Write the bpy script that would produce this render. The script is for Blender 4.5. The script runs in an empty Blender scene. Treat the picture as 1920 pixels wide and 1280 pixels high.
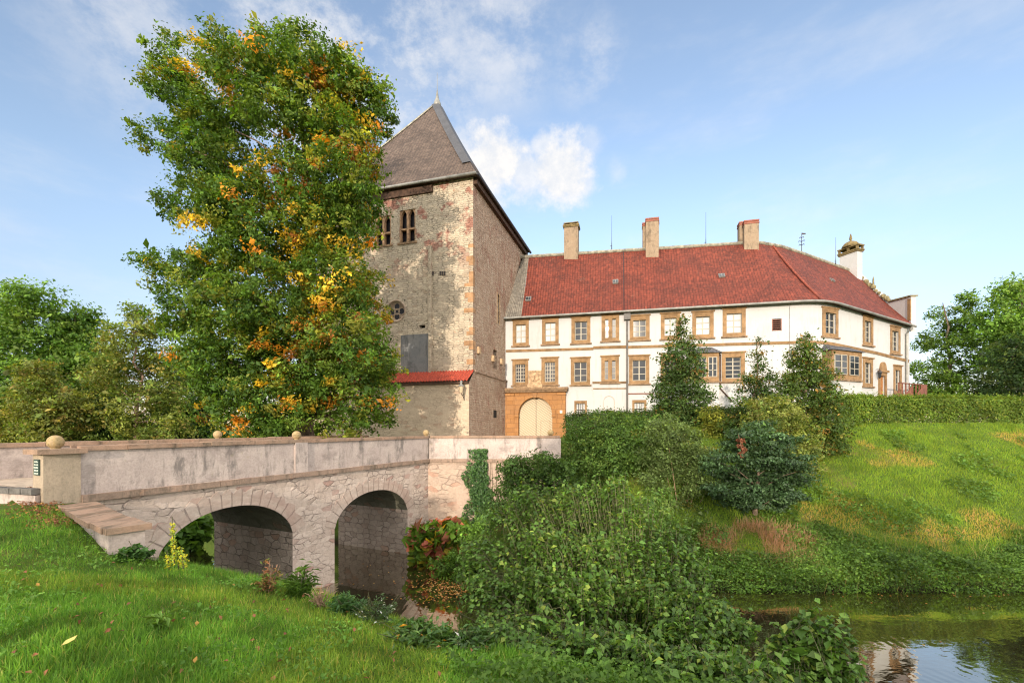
import bpy, math, random
import numpy as np
from mathutils import Vector

rng = np.random.default_rng(11)
random.seed(11)
SC = bpy.context.scene
COL = SC.collection
F, CX, HY = 860.0, 960.0, 800.0        # focal length and principal point of the photograph, in its pixels


def W(px, py, Y):
    """world point seen at a pixel of the photograph, at depth Y (eye = origin)"""
    return np.array([(px - CX) / F * Y, Y, (HY - py) / F * Y])


# ---------------------------------------------------------------- materials
def new_mat(name):
    m = bpy.data.materials.new(name)
    m.use_nodes = True
    nt = m.node_tree
    for n in list(nt.nodes):
        nt.nodes.remove(n)
    out = nt.nodes.new('ShaderNodeOutputMaterial')
    b = nt.nodes.new('ShaderNodeBsdfPrincipled')
    nt.links.new(b.outputs[0], out.inputs[0])
    return m, nt, b, out


class G:
    """tiny node-graph helper"""
    def __init__(s, nt):
        s.nt = nt

    def n(s, typ, props=None, **ins):
        nd = s.nt.nodes.new(typ)
        for k, v in (props or {}).items():
            setattr(nd, k, v)
        for k, v in ins.items():
            s.set(nd, k.replace('_', ' '), v)
        return nd

    def set(s, nd, key, v):
        sock = nd.inputs[int(key[1:])] if key[0] == '#' else nd.inputs[key]
        if hasattr(v, 'links'):
            s.nt.links.new(v, sock)
        else:
            if isinstance(v, (tuple, list)) and len(v) == 3 and sock.type == 'RGBA':
                v = (*v, 1)
            sock.default_value = v

    def math(s, op, a, b=0.0, c=None, clamp=False):
        nd = s.nt.nodes.new('ShaderNodeMath')
        nd.operation = op
        nd.use_clamp = clamp
        s.set(nd, '#0', a)
        s.set(nd, '#1', b)
        if c is not None:
            s.set(nd, '#2', c)
        return nd.outputs[0]

    def mix(s, fac, a, b, blend='MIX'):
        nd = s.nt.nodes.new('ShaderNodeMix')
        nd.data_type = 'RGBA'
        nd.blend_type = blend
        s.set(nd, '#0', fac)
        s.set(nd, '#6', a)
        s.set(nd, '#7', b)
        return nd.outputs[2]

    def uv(s):
        return s.nt.nodes.new('ShaderNodeUVMap').outputs[0]

    def obj(s):
        return s.nt.nodes.new('ShaderNodeTexCoord').outputs['Object']

    def scale(s, vec, sc):
        nd = s.nt.nodes.new('ShaderNodeVectorMath')
        nd.operation = 'MULTIPLY'
        s.set(nd, '#0', vec)
        s.set(nd, '#1', sc)
        return nd.outputs[0]

    def vadd(s, a, b):
        nd = s.nt.nodes.new('ShaderNodeVectorMath')
        nd.operation = 'ADD'
        s.set(nd, '#0', a)
        s.set(nd, '#1', b)
        return nd.outputs[0]

    def noise(s, vec, scale, detail=4, rough=0.6, col=False):
        nd = s.n('ShaderNodeTexNoise', None, Vector=vec, Scale=scale, Detail=detail, Roughness=rough)
        return nd.outputs['Color' if col else 'Fac']

    def ramp(s, fac, lo, hi, a=0.0, b=1.0):
        nd = s.n('ShaderNodeMapRange', {'interpolation_type': 'SMOOTHSTEP'}, Value=fac)
        nd.inputs['From Min'].default_value = lo
        nd.inputs['From Max'].default_value = hi
        nd.inputs['To Min'].default_value = a
        nd.inputs['To Max'].default_value = b
        return nd.outputs[0]

    def bump(s, h, strength=0.5, dist=0.02):
        return s.n('ShaderNodeBump', None, Height=h, Strength=strength, Distance=dist).outputs[0]

    def warp(s, vec, scale, amt):
        nz = s.noise(vec, scale, 3, 0.5, True)
        off = s.n('ShaderNodeVectorMath', {'operation': 'SUBTRACT'})
        s.set(off, '#0', nz)
        s.set(off, '#1', (0.5, 0.5, 0.5))
        return s.vadd(vec, s.scale(off.outputs[0], (amt, amt, amt)))


def simple(name, col, rough=0.7, var=0.25, scale=3.0, bump=0.0, metal=0.0, spec=0.3, bscale=30):
    m, nt, b, out = new_mat(name)
    g = G(nt)
    o = g.obj()
    f = g.noise(o, scale, 5, 0.65)
    dark = tuple(c * (1 - var) for c in col)
    lite = tuple(min(1, c * (1 + var)) for c in col)
    g.set(b, 'Base Color', g.mix(g.ramp(f, 0.3, 0.7), dark, lite))
    b.inputs['Roughness'].default_value = rough
    b.inputs['Metallic'].default_value = metal
    b.inputs['Specular IOR Level'].default_value = spec
    if bump:
        g.set(b, 'Normal', g.bump(g.noise(o, bscale, 4, 0.7), bump, 0.02))
    return m


def masonry(name, c1, c2, mortar, bw, rh, ms=0.02, warp=0.05, stain=(0.2, 0.18, 0.15), stain_amt=0.4, bump=0.8, extra=None, dist=0.03):
    """coursed rubble / ashlar from the brick texture over metre UVs"""
    m, nt, b, out = new_mat(name)
    g = G(nt)
    uv = g.uv()
    v = g.warp(g.warp(uv, 0.9, warp * 2), 5.0, warp)
    br = g.n('ShaderNodeTexBrick', {'offset': 0.43, 'offset_frequency': 2, 'squash': 1.35, 'squash_frequency': 3}, Vector=v, Color1=c1, Color2=c2, Mortar=mortar,
             Scale=1.0, Mortar_Size=ms, Mortar_Smooth=0.3, Bias=0.0, Brick_Width=bw, Row_Height=rh)
    n1 = g.noise(uv, 0.35, 4, 0.6)
    n2 = g.noise(uv, 9.0, 5, 0.7)
    n3 = g.noise(g.scale(uv, (1.6, 4.5, 1)), 1.0, 2, 0.5)
    col = g.mix(g.ramp(n3, 0.35, 0.65, 0.0, 0.45), br.outputs['Color'], g.mix(0.5, c2, stain))
    col = g.mix(g.ramp(n2, 0.3, 0.75, 0.0, 0.35), col, tuple(c * 0.45 for c in c1))
    col = g.mix(g.ramp(n1, 0.45, 0.7, 0.0, stain_amt), col, stain)
    if extra:
        col = extra(g, uv, col)
    g.set(b, 'Base Color', col)
    b.inputs['Roughness'].default_value = 0.9
    b.inputs['Specular IOR Level'].default_value = 0.15
    h = g.math('ADD', g.math('MULTIPLY', br.outputs['Fac'], -1.0), g.math('ADD', g.math('MULTIPLY', n2, 0.9), g.math('MULTIPLY', n3, 1.2)))
    g.set(b, 'Normal', g.bump(h, bump, dist))
    return m


def rubble(name, c1, c2, c3, sx, sy, mortar, bump=0.9, rand=.85, warp=.16, extra=None, blot=.55, joint=(.0, .75)):
    """irregular field stones from Voronoi cells over metre UVs"""
    m, nt, b, out = new_mat(name)
    g = G(nt)
    uv = g.uv()
    v = g.scale(g.warp(uv, 2.2, warp), (1 / sx, 1 / sy, 1))
    row = g.math('FLOOR', g.n('ShaderNodeSeparateXYZ', None, Vector=v).outputs[1])
    shf = g.n('ShaderNodeCombineXYZ', None, X=g.math('MULTIPLY', g.math('MODULO', row, 2.0), .5 * (1 - rand)))
    v = g.vadd(v, shf.outputs[0])
    vo = g.n('ShaderNodeTexVoronoi', {'voronoi_dimensions': '2D'}, Vector=v, Scale=1.0, Randomness=rand)
    ve = g.n('ShaderNodeTexVoronoi', {'voronoi_dimensions': '2D', 'feature': 'DISTANCE_TO_EDGE'}, Vector=v, Scale=1.0, Randomness=rand)
    rnd = g.n('ShaderNodeSeparateColor', None, Color=vo.outputs['Color'])
    col = g.mix(rnd.outputs[0], c1, c2)
    col = g.mix(g.ramp(rnd.outputs[1], 0.84, 0.98, 0.0, 0.7), col, c3)
    n2 = g.noise(uv, 7.0, 6, 0.75)
    col = g.mix(g.ramp(n2, 0.35, 0.75, 0.0, 0.5), col, tuple(c * 0.4 for c in c1))
    n1 = g.noise(g.scale(uv, (1.0, 0.5, 1)), 0.6, 4, 0.6)
    col = g.mix(g.ramp(n1, 0.42, 0.68, 0.0, blot), col, mortar)
    edge = g.ramp(ve.outputs['Distance'], 0.0, 0.11)
    wob = g.ramp(g.noise(uv, 1.3, 4), 0.42, 0.62, *joint)
    col = g.mix(g.math('MULTIPLY', g.math('SUBTRACT', 1.0, edge), wob), col, tuple(c * 0.5 for c in mortar))
    if extra:
        col = extra(g, uv, col)
    g.set(b, 'Base Color', col)
    b.inputs['Roughness'].default_value = 0.92
    b.inputs['Specular IOR Level'].default_value = 0.15
    h = g.math('ADD', g.math('MULTIPLY', edge, wob), g.math('MULTIPLY', n2, 0.8))
    g.set(b, 'Normal', g.bump(h, bump, 0.04))
    return m


def streaked(name, base, dark, light, lichen, bump=0.5):
    """old cement render with rain streaks"""
    m, nt, b, out = new_mat(name)
    g = G(nt)
    uv = g.uv()
    st = g.noise(g.warp(g.scale(uv, (1.7, 0.4, 1)), 3.0, .25), 1.0, 6, 0.75)
    st2 = g.noise(uv, 1.1, 5, 0.7)
    fine = g.noise(uv, 16, 5, 0.75)
    col = g.mix(g.ramp(st2, 0.35, 0.7), base, light)
    col = g.mix(g.ramp(g.math('MULTIPLY', st, g.math('ADD', st2, 0.5)), 0.47, 0.68, 0.0, 0.8), col, dark)
    col = g.mix(g.ramp(g.noise(g.scale(uv, (.8, 1.3, 1)), 1.0, 6, .75), .5, .68, 0, .6), col, tuple(c * .45 for c in base))
    col = g.mix(g.ramp(fine, 0.4, 0.75, 0.0, 0.45), col, tuple(c * 0.5 for c in base))
    col = g.mix(g.ramp(g.noise(uv, 2.3, 4), 0.62, 0.78, 0.0, 0.5), col, lichen)
    g.set(b, 'Base Color', col)
    b.inputs['Roughness'].default_value = 0.92
    b.inputs['Specular IOR Level'].default_value = 0.15
    g.set(b, 'Normal', g.bump(g.math('ADD', fine, g.math('MULTIPLY', st2, 2)), bump, 0.025))
    return m


def tiles(name, c1, c2, dark, bw, rh, moss=None, bump=0.8):
    m, nt, b, out = new_mat(name)
    g = G(nt)
    uv = g.uv()
    v = g.warp(uv, 1.2, 0.03)
    br = g.n('ShaderNodeTexBrick', {'offset': 0.0}, Vector=v, Color1=c1, Color2=c2, Mortar=dark, Scale=1.0, Mortar_Size=0.022,
             Mortar_Smooth=0.6, Bias=-0.1, Brick_Width=bw, Row_Height=rh)
    n1 = g.noise(uv, 0.5, 5, 0.65)
    n2 = g.noise(uv, 5, 4, 0.7)
    col = g.mix(g.ramp(n1, 0.4, 0.65, 0.0, 0.6), br.outputs['Color'], dark)
    n4 = g.noise(g.scale(uv, (3.1, 2.2, 1)), 1.0, 2, .5)
    col = g.mix(g.ramp(n4, .56, .64, 0, .55), col, tuple(c * .55 for c in c2))
    col = g.mix(g.ramp(n4, .42, .34, 0, .45), col, tuple(min(1, c * 1.45) for c in c1))
    col = g.mix(g.ramp(n2, 0.45, 0.75, 0.0, 0.5), col, tuple(min(1, c * 1.5) for c in c1))
    if moss:
        col = g.mix(g.ramp(g.noise(g.scale(uv, (1, .6, 1)), 0.9, 5, 0.8), 0.6, 0.75, 0.0, 0.6), col, moss)
    g.set(b, 'Base Color', col)
    b.inputs['Roughness'].default_value = 0.75
    b.inputs['Specular IOR Level'].default_value = 0.25
    sx = g.n('ShaderNodeSeparateXYZ', None, Vector=v)
    wave = g.math('SINE', g.math('MULTIPLY', sx.outputs[0], 2 * math.pi / bw))
    saw = g.math('FRACT', g.math('DIVIDE', sx.outputs[1], rh))
    h = g.math('ADD', g.math('MULTIPLY', wave, 0.5), g.math('ADD', g.math('MULTIPLY', saw, -1.0), n2))
    g.set(b, 'Normal', g.bump(h, bump, 0.04))
    return m


def leaf_mat(name, trans=0.35, rough=0.5, spec=0.35, boost=1.0):
    m, nt, b, out = new_mat(name)
    g = G(nt)
    at = g.n('ShaderNodeAttribute', {'attribute_name': 'tint'}).outputs['Color']
    g.set(b, 'Base Color', g.mix(1.0, at, (boost, boost, boost), 'MULTIPLY'))
    b.inputs['Roughness'].default_value = rough
    b.inputs['Specular IOR Level'].default_value = spec
    t = g.n('ShaderNodeBsdfTranslucent')
    g.set(t, 'Color', g.mix(1.0, g.mix(1.0, at, (boost, boost, boost), 'MULTIPLY'), (1.6, 1.5, 0.5), 'MULTIPLY'))
    mx = g.n('ShaderNodeMixShader')
    mx.inputs[0].default_value = trans
    nt.links.new(b.outputs[0], mx.inputs[1])
    nt.links.new(t.outputs[0], mx.inputs[2])
    nt.links.new(mx.outputs[0], out.inputs[0])
    return m


M = {}


def tower_extra(g, uv, col):
    sx = g.n('ShaderNodeSeparateXYZ', None, Vector=uv)
    z = sx.outputs[1]
    nz = g.noise(uv, 0.55, 3, 0.6)
    top = g.ramp(z, 12.5, 16.5)
    msk = g.math('MULTIPLY', top, g.ramp(nz, 0.52, 0.6, 0.0, 0.8))
    col = g.mix(msk, col, (0.27, 0.1, 0.075))
    sp = g.noise(uv, 1.6, 2, 0.5)
    col = g.mix(g.ramp(sp, 0.68, 0.74, 0.0, 0.5), col, (0.36, 0.17, 0.09))
    col = g.mix(g.math('MULTIPLY', g.ramp(z, 5.4, 4.2), g.ramp(nz, 0.4, 0.6, 0.0, 0.5)), col, (0.2, 0.18, 0.16))
    return col


M['tower'] = rubble('tower_limestone', (0.56, 0.46, 0.34), (0.43, 0.355, 0.27), (0.36, 0.27, 0.19), 0.44, 0.165, (0.42, 0.35, 0.265), 1.1, .6, .06, tower_extra, .3, (.35, 1.0))
def side_extra(g, uv, col):
    a = g.noise(g.scale(uv, (1.6, .45, 1)), 1.0, 6, .75)
    col = g.mix(g.ramp(a, .5, .68, 0, .75), col, (0.56, 0.46, 0.36))
    b_ = g.noise(g.scale(uv, (.7, .4, 1)), 1.0, 5, .7)
    c_ = g.noise(g.scale(uv, (5.0, 1.6, 1)), 1.0, 5, .8)
    col = g.mix(g.ramp(c_, .5, .66, 0, .55), col, (0.16, 0.10, 0.075))
    col = g.mix(g.ramp(c_, .46, .34, 0, .6), col, (0.56, 0.46, 0.36))
    return g.mix(g.ramp(b_, .54, .66, 0, .7), col, (0.30, 0.14, 0.10))


M['tower_side'] = masonry('tower_weathered_stone', (0.54, 0.37, 0.265), (0.42, 0.28, 0.20), (0.5, 0.4, 0.3), 0.4, 0.17, 0.035, 0.14,
                          (0.28, 0.16, 0.11), 0.6, 1.0, side_extra, .11)
M['annex'] = rubble('lean_to_stone', (0.55, 0.44, 0.32), (0.48, 0.38, 0.28), (0.4, 0.26, 0.18), 0.55, 0.2, (0.56, 0.45, 0.33), 0.5)
M['dark_patch'] = streaked('grey_cement_patch', (0.17, 0.17, 0.17), (0.09, 0.09, 0.09), (0.22, 0.21, 0.2), (0.2, 0.18, 0.13))
M['bridge'] = rubble('bridge_rubble_stone', (0.62, 0.50, 0.42), (0.50, 0.39, 0.32), (0.36, 0.18, 0.14), 0.42, 0.2, (0.58, 0.46, 0.395), 0.9, .75, .1, None, .5, (.1, .9))
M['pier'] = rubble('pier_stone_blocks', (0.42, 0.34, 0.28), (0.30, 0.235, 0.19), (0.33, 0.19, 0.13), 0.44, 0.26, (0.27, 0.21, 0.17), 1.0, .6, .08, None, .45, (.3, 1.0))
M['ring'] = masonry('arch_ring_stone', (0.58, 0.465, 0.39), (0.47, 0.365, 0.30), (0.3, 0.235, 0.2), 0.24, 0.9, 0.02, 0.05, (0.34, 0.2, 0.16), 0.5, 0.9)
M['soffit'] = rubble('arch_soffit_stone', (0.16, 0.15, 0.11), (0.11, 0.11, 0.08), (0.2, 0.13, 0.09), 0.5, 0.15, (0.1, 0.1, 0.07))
M['parapet'] = streaked('parapet_render', (0.45, 0.365, 0.325), (0.13, 0.115, 0.105), (0.57, 0.47, 0.415), (0.33, 0.29, 0.13))
M['pillar'] = streaked('pillar_render', (0.36, 0.29, 0.215), (0.15, 0.13, 0.095), (0.46, 0.36, 0.26), (0.36, 0.28, 0.1))
M['coping'] = streaked('coping_stone', (0.30, 0.21, 0.15), (0.10, 0.085, 0.06), (0.42, 0.26, 0.18), (0.4, 0.2, 0.1))
M['ledge'] = streaked('ledge_stone', (0.28, 0.2, 0.15), (0.09, 0.08, 0.06), (0.4, 0.27, 0.2), (0.4, 0.21, 0.1))
M['ball'] = streaked('ball_sandstone', (0.37, 0.26, 0.12), (0.17, 0.14, 0.06), (0.44, 0.32, 0.2), (0.4, 0.28, 0.06))
M['white'] = streaked('white_lime_plaster', (0.80, 0.775, 0.75), (0.7, 0.66, 0.62), (0.84, 0.82, 0.80), (0.78, 0.74, 0.69), 0.12)


def fix_white():
    m, nt, b, out = new_mat('white_limewash')
    g = G(nt)
    uv = g.uv()
    a = g.noise(uv, 0.4, 5, 0.65)
    s = g.noise(g.scale(uv, (3, 0.4, 1)), 1.0, 4, 0.7)
    col = g.mix(g.ramp(a, 0.4, 0.75, 0, 0.5), (0.47, 0.462, 0.455), (0.40, 0.38, 0.36))
    col = g.mix(g.ramp(s, 0.5, 0.75, 0, 0.45), col, (0.36, 0.32, 0.28))
    z = g.n('ShaderNodeSeparateXYZ', None, Vector=uv).outputs[1]
    col = g.mix(g.math('MULTIPLY', g.ramp(z, 2.2, 0.2), g.ramp(g.noise(uv, 1.5, 4), 0.35, 0.6, 0, 0.7)), col, (0.34, 0.29, 0.24))
    g.set(b, 'Base Color', col)
    b.inputs['Roughness'].default_value = 0.9
    b.inputs['Specular IOR Level'].default_value = 0.15
    g.set(b, 'Normal', g.bump(g.math('ADD', g.noise(uv, 14, 4), g.math('MULTIPLY', a, 4)), 0.25, 0.02))
    return m


M['white'] = fix_white()
M['sand'] = masonry('orange_sandstone', (0.44, 0.215, 0.08), (0.32, 0.15, 0.055), (0.18, 0.09, 0.04), 0.85, 0.42, 0.02, 0.01,
                    (0.3, 0.18, 0.1), 0.5, 0.3)
M['surround'] = simple('window_sandstone', (0.25, 0.15, 0.072), 0.85, 0.3, 2.0, 0.3)
M['sill'] = simple('weathered_sandstone', (0.22, 0.14, 0.08), 0.9, 0.35, 3.0, 0.3)
M['relief'] = simple('carved_sandstone', (0.40, 0.27, 0.16), 0.9, 0.4, 5.0, 0.6)
M['sash'] = simple('cream_sash_paint', (0.36, 0.32, 0.25), 0.5, 0.08)
M['bars'] = simple('dark_iron', (0.05, 0.04, 0.035), 0.6, 0.2)
M['red_tile'] = tiles('red_clay_tile', (0.20, 0.043, 0.023), (0.12, 0.025, 0.015), (0.055, 0.018, 0.013), 0.24, 0.34, (0.19, 0.11, 0.075), 1.0)
M['grey_tile'] = tiles('old_grey_tile', (0.22, 0.19, 0.15), (0.17, 0.15, 0.12), (0.09, 0.08, 0.07), 0.2, 0.25, (0.2, 0.18, 0.1))
M['brown_tile'] = tiles('brown_plain_tile', (0.115, 0.083, 0.066), (0.085, 0.06, 0.048), (0.036, 0.027, 0.023), 0.3, 0.3, (0.2, 0.17, 0.13), 1.0)
M['ridge'] = simple('lichen_ridge_tile', (0.24, 0.22, 0.17), 0.9, 0.45, 2.5, 0.5)
M['zinc'] = simple('grey_zinc', (0.23, 0.225, 0.205), 0.5, 0.25, 2.0, 0, 0.3)
M['lead'] = simple('dark_lead', (0.045, 0.045, 0.052), 0.55, 0.2, 1.0, 0.0)
M['slate'] = tiles('grey_slate', (0.13, 0.13, 0.14), (0.1, 0.1, 0.115), (0.05, 0.05, 0.055), 0.25, 0.2)
M['wood_dark'] = simple('dark_beam', (0.065, 0.035, 0.022), 0.8, 0.4, 4.0, 0.4)
M['wood_red'] = simple('brown_red_paint', (0.2, 0.075, 0.05), 0.6, 0.25, 4.0)
M['door_brown'] = simple('brown_door', (0.34, 0.16, 0.06), 0.6, 0.25)
M['chim'] = streaked('chimney_stucco', (0.28, 0.205, 0.14), (0.11, 0.085, 0.06), (0.34, 0.26, 0.18), (0.28, 0.2, 0.09), 0.3)
M['chim_cap'] = simple('lichen_cap', (0.17, 0.125, 0.055), 0.9, 0.4, 5.0, 0.5)
M['brick'] = masonry('red_chimney_brick', (0.36, 0.1, 0.06), (0.28, 0.08, 0.05), (0.3, 0.24, 0.2), 0.24, 0.08, 0.01, 0.0, (0.2, 0.1, 0.07), 0.3, 0.4)
M['bark'] = simple('bark', (0.16, 0.115, 0.08), 0.95, 0.45, 6.0, 0.8)
M['bark_pale'] = simple('pale_bark', (0.3, 0.2, 0.14), 0.95, 0.35, 6.0, 0.8)
M['stem'] = simple('green_stem', (0.10, 0.10, 0.045), 0.8, 0.3)
M['dry'] = simple('dry_stem', (0.3, 0.19, 0.12), 0.9, 0.35)
M['dark_hole'] = simple('dark_interior', (0.012, 0.011, 0.012), 0.8, 0.2)
M['plaque'] = simple('dark_green_plaque', (0.035, 0.065, 0.055), 0.4, 0.15)
M['letter'] = simple('pale_lettering', (0.62, 0.66, 0.56), 0.6, 0.05)
M['leaf'] = leaf_mat('broad_leaf', .38, .55, .22, 1.3)
M['leaf_gloss'] = leaf_mat('glossy_leaf', 0.32, 0.45, 0.35, 1.45)
M['grass'] = leaf_mat('grass_blade', 0.45, 0.6, 0.15, 1.9)
M['litter'] = leaf_mat('fallen_leaf', 0.1, 0.8, 0.1)


def pane_mat(name, col, rough, spec, coat=.6):
    m, nt, b, out = new_mat(name)
    g = G(nt)
    o = g.obj()
    g.set(b, 'Base Color', g.mix(g.ramp(g.noise(o, 0.8, 3), 0.35, 0.65), tuple(c * 0.75 for c in col), col))
    b.inputs['Roughness'].default_value = rough
    b.inputs['Specular IOR Level'].default_value = spec
    b.inputs['Coat Weight'].default_value = coat
    b.inputs['Coat Roughness'].default_value = 0.02
    g.set(b, 'Coat Normal', g.bump(g.noise(o, 2.5, 2), 0.08, 0.05))
    return m


M['pane_dark'] = pane_mat('old_window_glass', (0.03, 0.035, 0.042), 0.06, 0.35, 0)
M['pane_white'] = pane_mat('glass_with_white_blind', (0.46, 0.47, 0.48), 0.5, 0.5, .3)
M['pane_black'] = pane_mat('unlit_leaded_glass', (0.012, 0.011, 0.016), 0.3, 0.2, 0)


def door_mat():
    m, nt, b, out = new_mat('cream_board_door')
    g = G(nt)
    uv = g.uv()
    sx = g.n('ShaderNodeSeparateXYZ', None, Vector=uv)
    d = g.math('ADD', g.math('MULTIPLY', sx.outputs[0], 0.7), sx.outputs[1])
    fr = g.math('FRACT', g.math('MULTIPLY', d, 4.2))
    gap = g.ramp(g.math('ABSOLUTE', g.math('SUBTRACT', fr, 0.5)), 0.38, 0.47)
    col = g.mix(g.noise(uv, 2.0, 4), (0.44, 0.355, 0.235), (0.50, 0.41, 0.28))
    col = g.mix(gap, col, (0.24, 0.16, 0.08))
    g.set(b, 'Base Color', col)
    b.inputs['Roughness'].default_value = 0.6
    g.set(b, 'Normal', g.bump(gap, 0.6, -0.03))
    return m


M['door'] = door_mat()


def ground_mat():
    m, nt, b, out = new_mat('grass_and_earth')
    g = G(nt)
    o = g.obj()
    n1 = g.noise(o, 0.35, 5, 0.65)
    n2 = g.noise(o, 3.0, 6, 0.7)
    n3 = g.noise(o, 24, 4, 0.7)
    col = g.mix(g.ramp(n2, 0.3, 0.7), (0.07, 0.125, 0.02), (0.13, 0.19, 0.03))
    col = g.mix(g.ramp(n1, 0.55, 0.7, 0, 0.7), col, (0.26, 0.18, 0.07))
    col = g.mix(g.ramp(n3, 0.35, 0.75, 0, 0.5), col, (0.03, 0.045, 0.012))
    z = g.n('ShaderNodeSeparateXYZ', None, Vector=o).outputs[2]
    col = g.mix(g.ramp(z, -5.9, -6.45), col, (0.035, 0.028, 0.018))
    g.set(b, 'Base Color', col)
    b.inputs['Roughness'].default_value = 0.95
    b.inputs['Specular IOR Level'].default_value = 0.1
    g.set(b, 'Normal', g.bump(g.math('ADD', n2, n3), 0.9, 0.08))
    return m


M['ground'] = ground_mat()
M['road'] = simple('pale_gravel_road', (0.42, 0.33, 0.25), 0.95, 0.25, 4.0, 0.6)
M['kerb'] = simple('kerb_stone', (0.12, 0.11, 0.10), 0.9, 0.3, 5.0, 0.5)


def water_mat():
    m, nt, b, out = new_mat('moat_water')
    g = G(nt)
    o = g.obj()
    for n in (b,):
        nt.nodes.remove(n)
    dif = g.n('ShaderNodeBsdfDiffuse', None, Color=(0.022, 0.016, 0.008, 1))
    gl = g.n('ShaderNodeBsdfGlossy', None, Color=(0.95, 0.92, 0.85, 1), Roughness=0.015)
    rip = g.n('ShaderNodeTexWave', {'wave_type': 'RINGS', 'rings_direction': 'SPHERICAL'}, Vector=g.vadd(o, (-17.0, -13.5, 0)), Scale=1.6, Distortion=2.0, Detail=2.0)
    h = g.math('ADD', g.math('MULTIPLY', g.math('MULTIPLY', rip.outputs['Fac'], g.ramp(g.noise(o, .45, 3), .42, .62)), 0.28), g.noise(g.scale(o, (1.0, 1.8, 1)), 1.3, 3, 0.5))
    nrm = g.bump(h, 0.085, 0.05)
    g.set(gl, 'Normal', nrm)
    fr = g.n('ShaderNodeFresnel', None, IOR=1.75)
    g.set(fr, 'Normal', nrm)
    mx = g.n('ShaderNodeMixShader')
    g.set(mx, '#0', g.math('MINIMUM', g.math('MULTIPLY', fr.outputs[0], 2.3), 0.9))
    nt.links.new(dif.outputs[0], mx.inputs[1])
    nt.links.new(gl.outputs[0], mx.inputs[2])
    nt.links.new(mx.outputs[0], out.inputs[0])
    return m


M['water'] = water_mat()


# ---------------------------------------------------------------- objects
ROOT = {}


def tag(o, label=None, cat=None, group=None, kind=None):
    if label:
        o['label'] = label
    if cat:
        o['category'] = cat
    if group:
        o['group'] = group
    if kind:
        o['kind'] = kind
    return o


def thing(name, loc, label, cat, group=None):
    o = bpy.data.objects.new(name, None)
    o.empty_display_size = 0.3
    COL.objects.link(o)
    o.location = [float(c) for c in loc]
    ROOT[o.name] = np.array(loc, float)
    return tag(o, label, cat, group)


def link_mesh(name, V, Fc, mat, parent=None, smooth=False, uv=None, tint=None):
    V = np.asarray(V, float)
    if parent is not None:
        V = V - ROOT[parent.name]
    me = bpy.data.meshes.new(name)
    me.from_pydata(V.tolist(), [], [tuple(f) for f in Fc])
    finish(me, mat, smooth, uv, tint)
    o = bpy.data.objects.new(name, me)
    COL.objects.link(o)
    if parent is not None:
        o.parent = parent
        ROOT[o.name] = ROOT[parent.name]
    else:
        ROOT[o.name] = np.zeros(3)
    return o


def finish(me, mat, smooth, uv, tint):
    me.materials.append(mat)
    if uv is not False:
        nl = len(me.loops)
        vi = np.empty(nl, np.int64)
        me.loops.foreach_get('vertex_index', vi)
        co = np.empty(len(me.vertices) * 3)
        me.vertices.foreach_get('co', co)
        co = co.reshape(-1, 3)
        if uv is None:
            npoly = len(me.polygons)
            nr = np.empty(npoly * 3)
            me.polygons.foreach_get('normal', nr)
            nr = nr.reshape(-1, 3)
            tot = np.empty(npoly, np.int64)
            me.polygons.foreach_get('loop_total', tot)
            nr = np.repeat(nr, tot, axis=0)
            hz = np.hypot(nr[:, 0], nr[:, 1])
            flat = hz < 0.15
            t = np.stack([-nr[:, 1], nr[:, 0], np.zeros(nl)], 1) / np.maximum(hz, 1e-6)[:, None]
            t[flat] = (1, 0, 0)
            bt = np.cross(nr, t)
            p = co[vi]
            uvs = np.stack([(p * t).sum(1), (p * bt).sum(1)], 1)
            vert = hz > 0.97
            uvs[vert, 1] = p[vert, 2]
        else:
            uvs = np.asarray(uv, float)[vi]
        lay = me.uv_layers.new(name='UVMap')
        lay.data.foreach_set('uv', uvs.astype(np.float32).ravel())
    if tint is not None:
        a = me.attributes.new('tint', 'FLOAT_COLOR', 'POINT')
        c = np.ones((len(me.vertices), 4), np.float32)
        c[:, :3] = tint
        a.data.foreach_set('color', c.ravel())
    if smooth:
        me.polygons.foreach_set('use_smooth', np.ones(len(me.polygons), bool))
    me.update()


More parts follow.
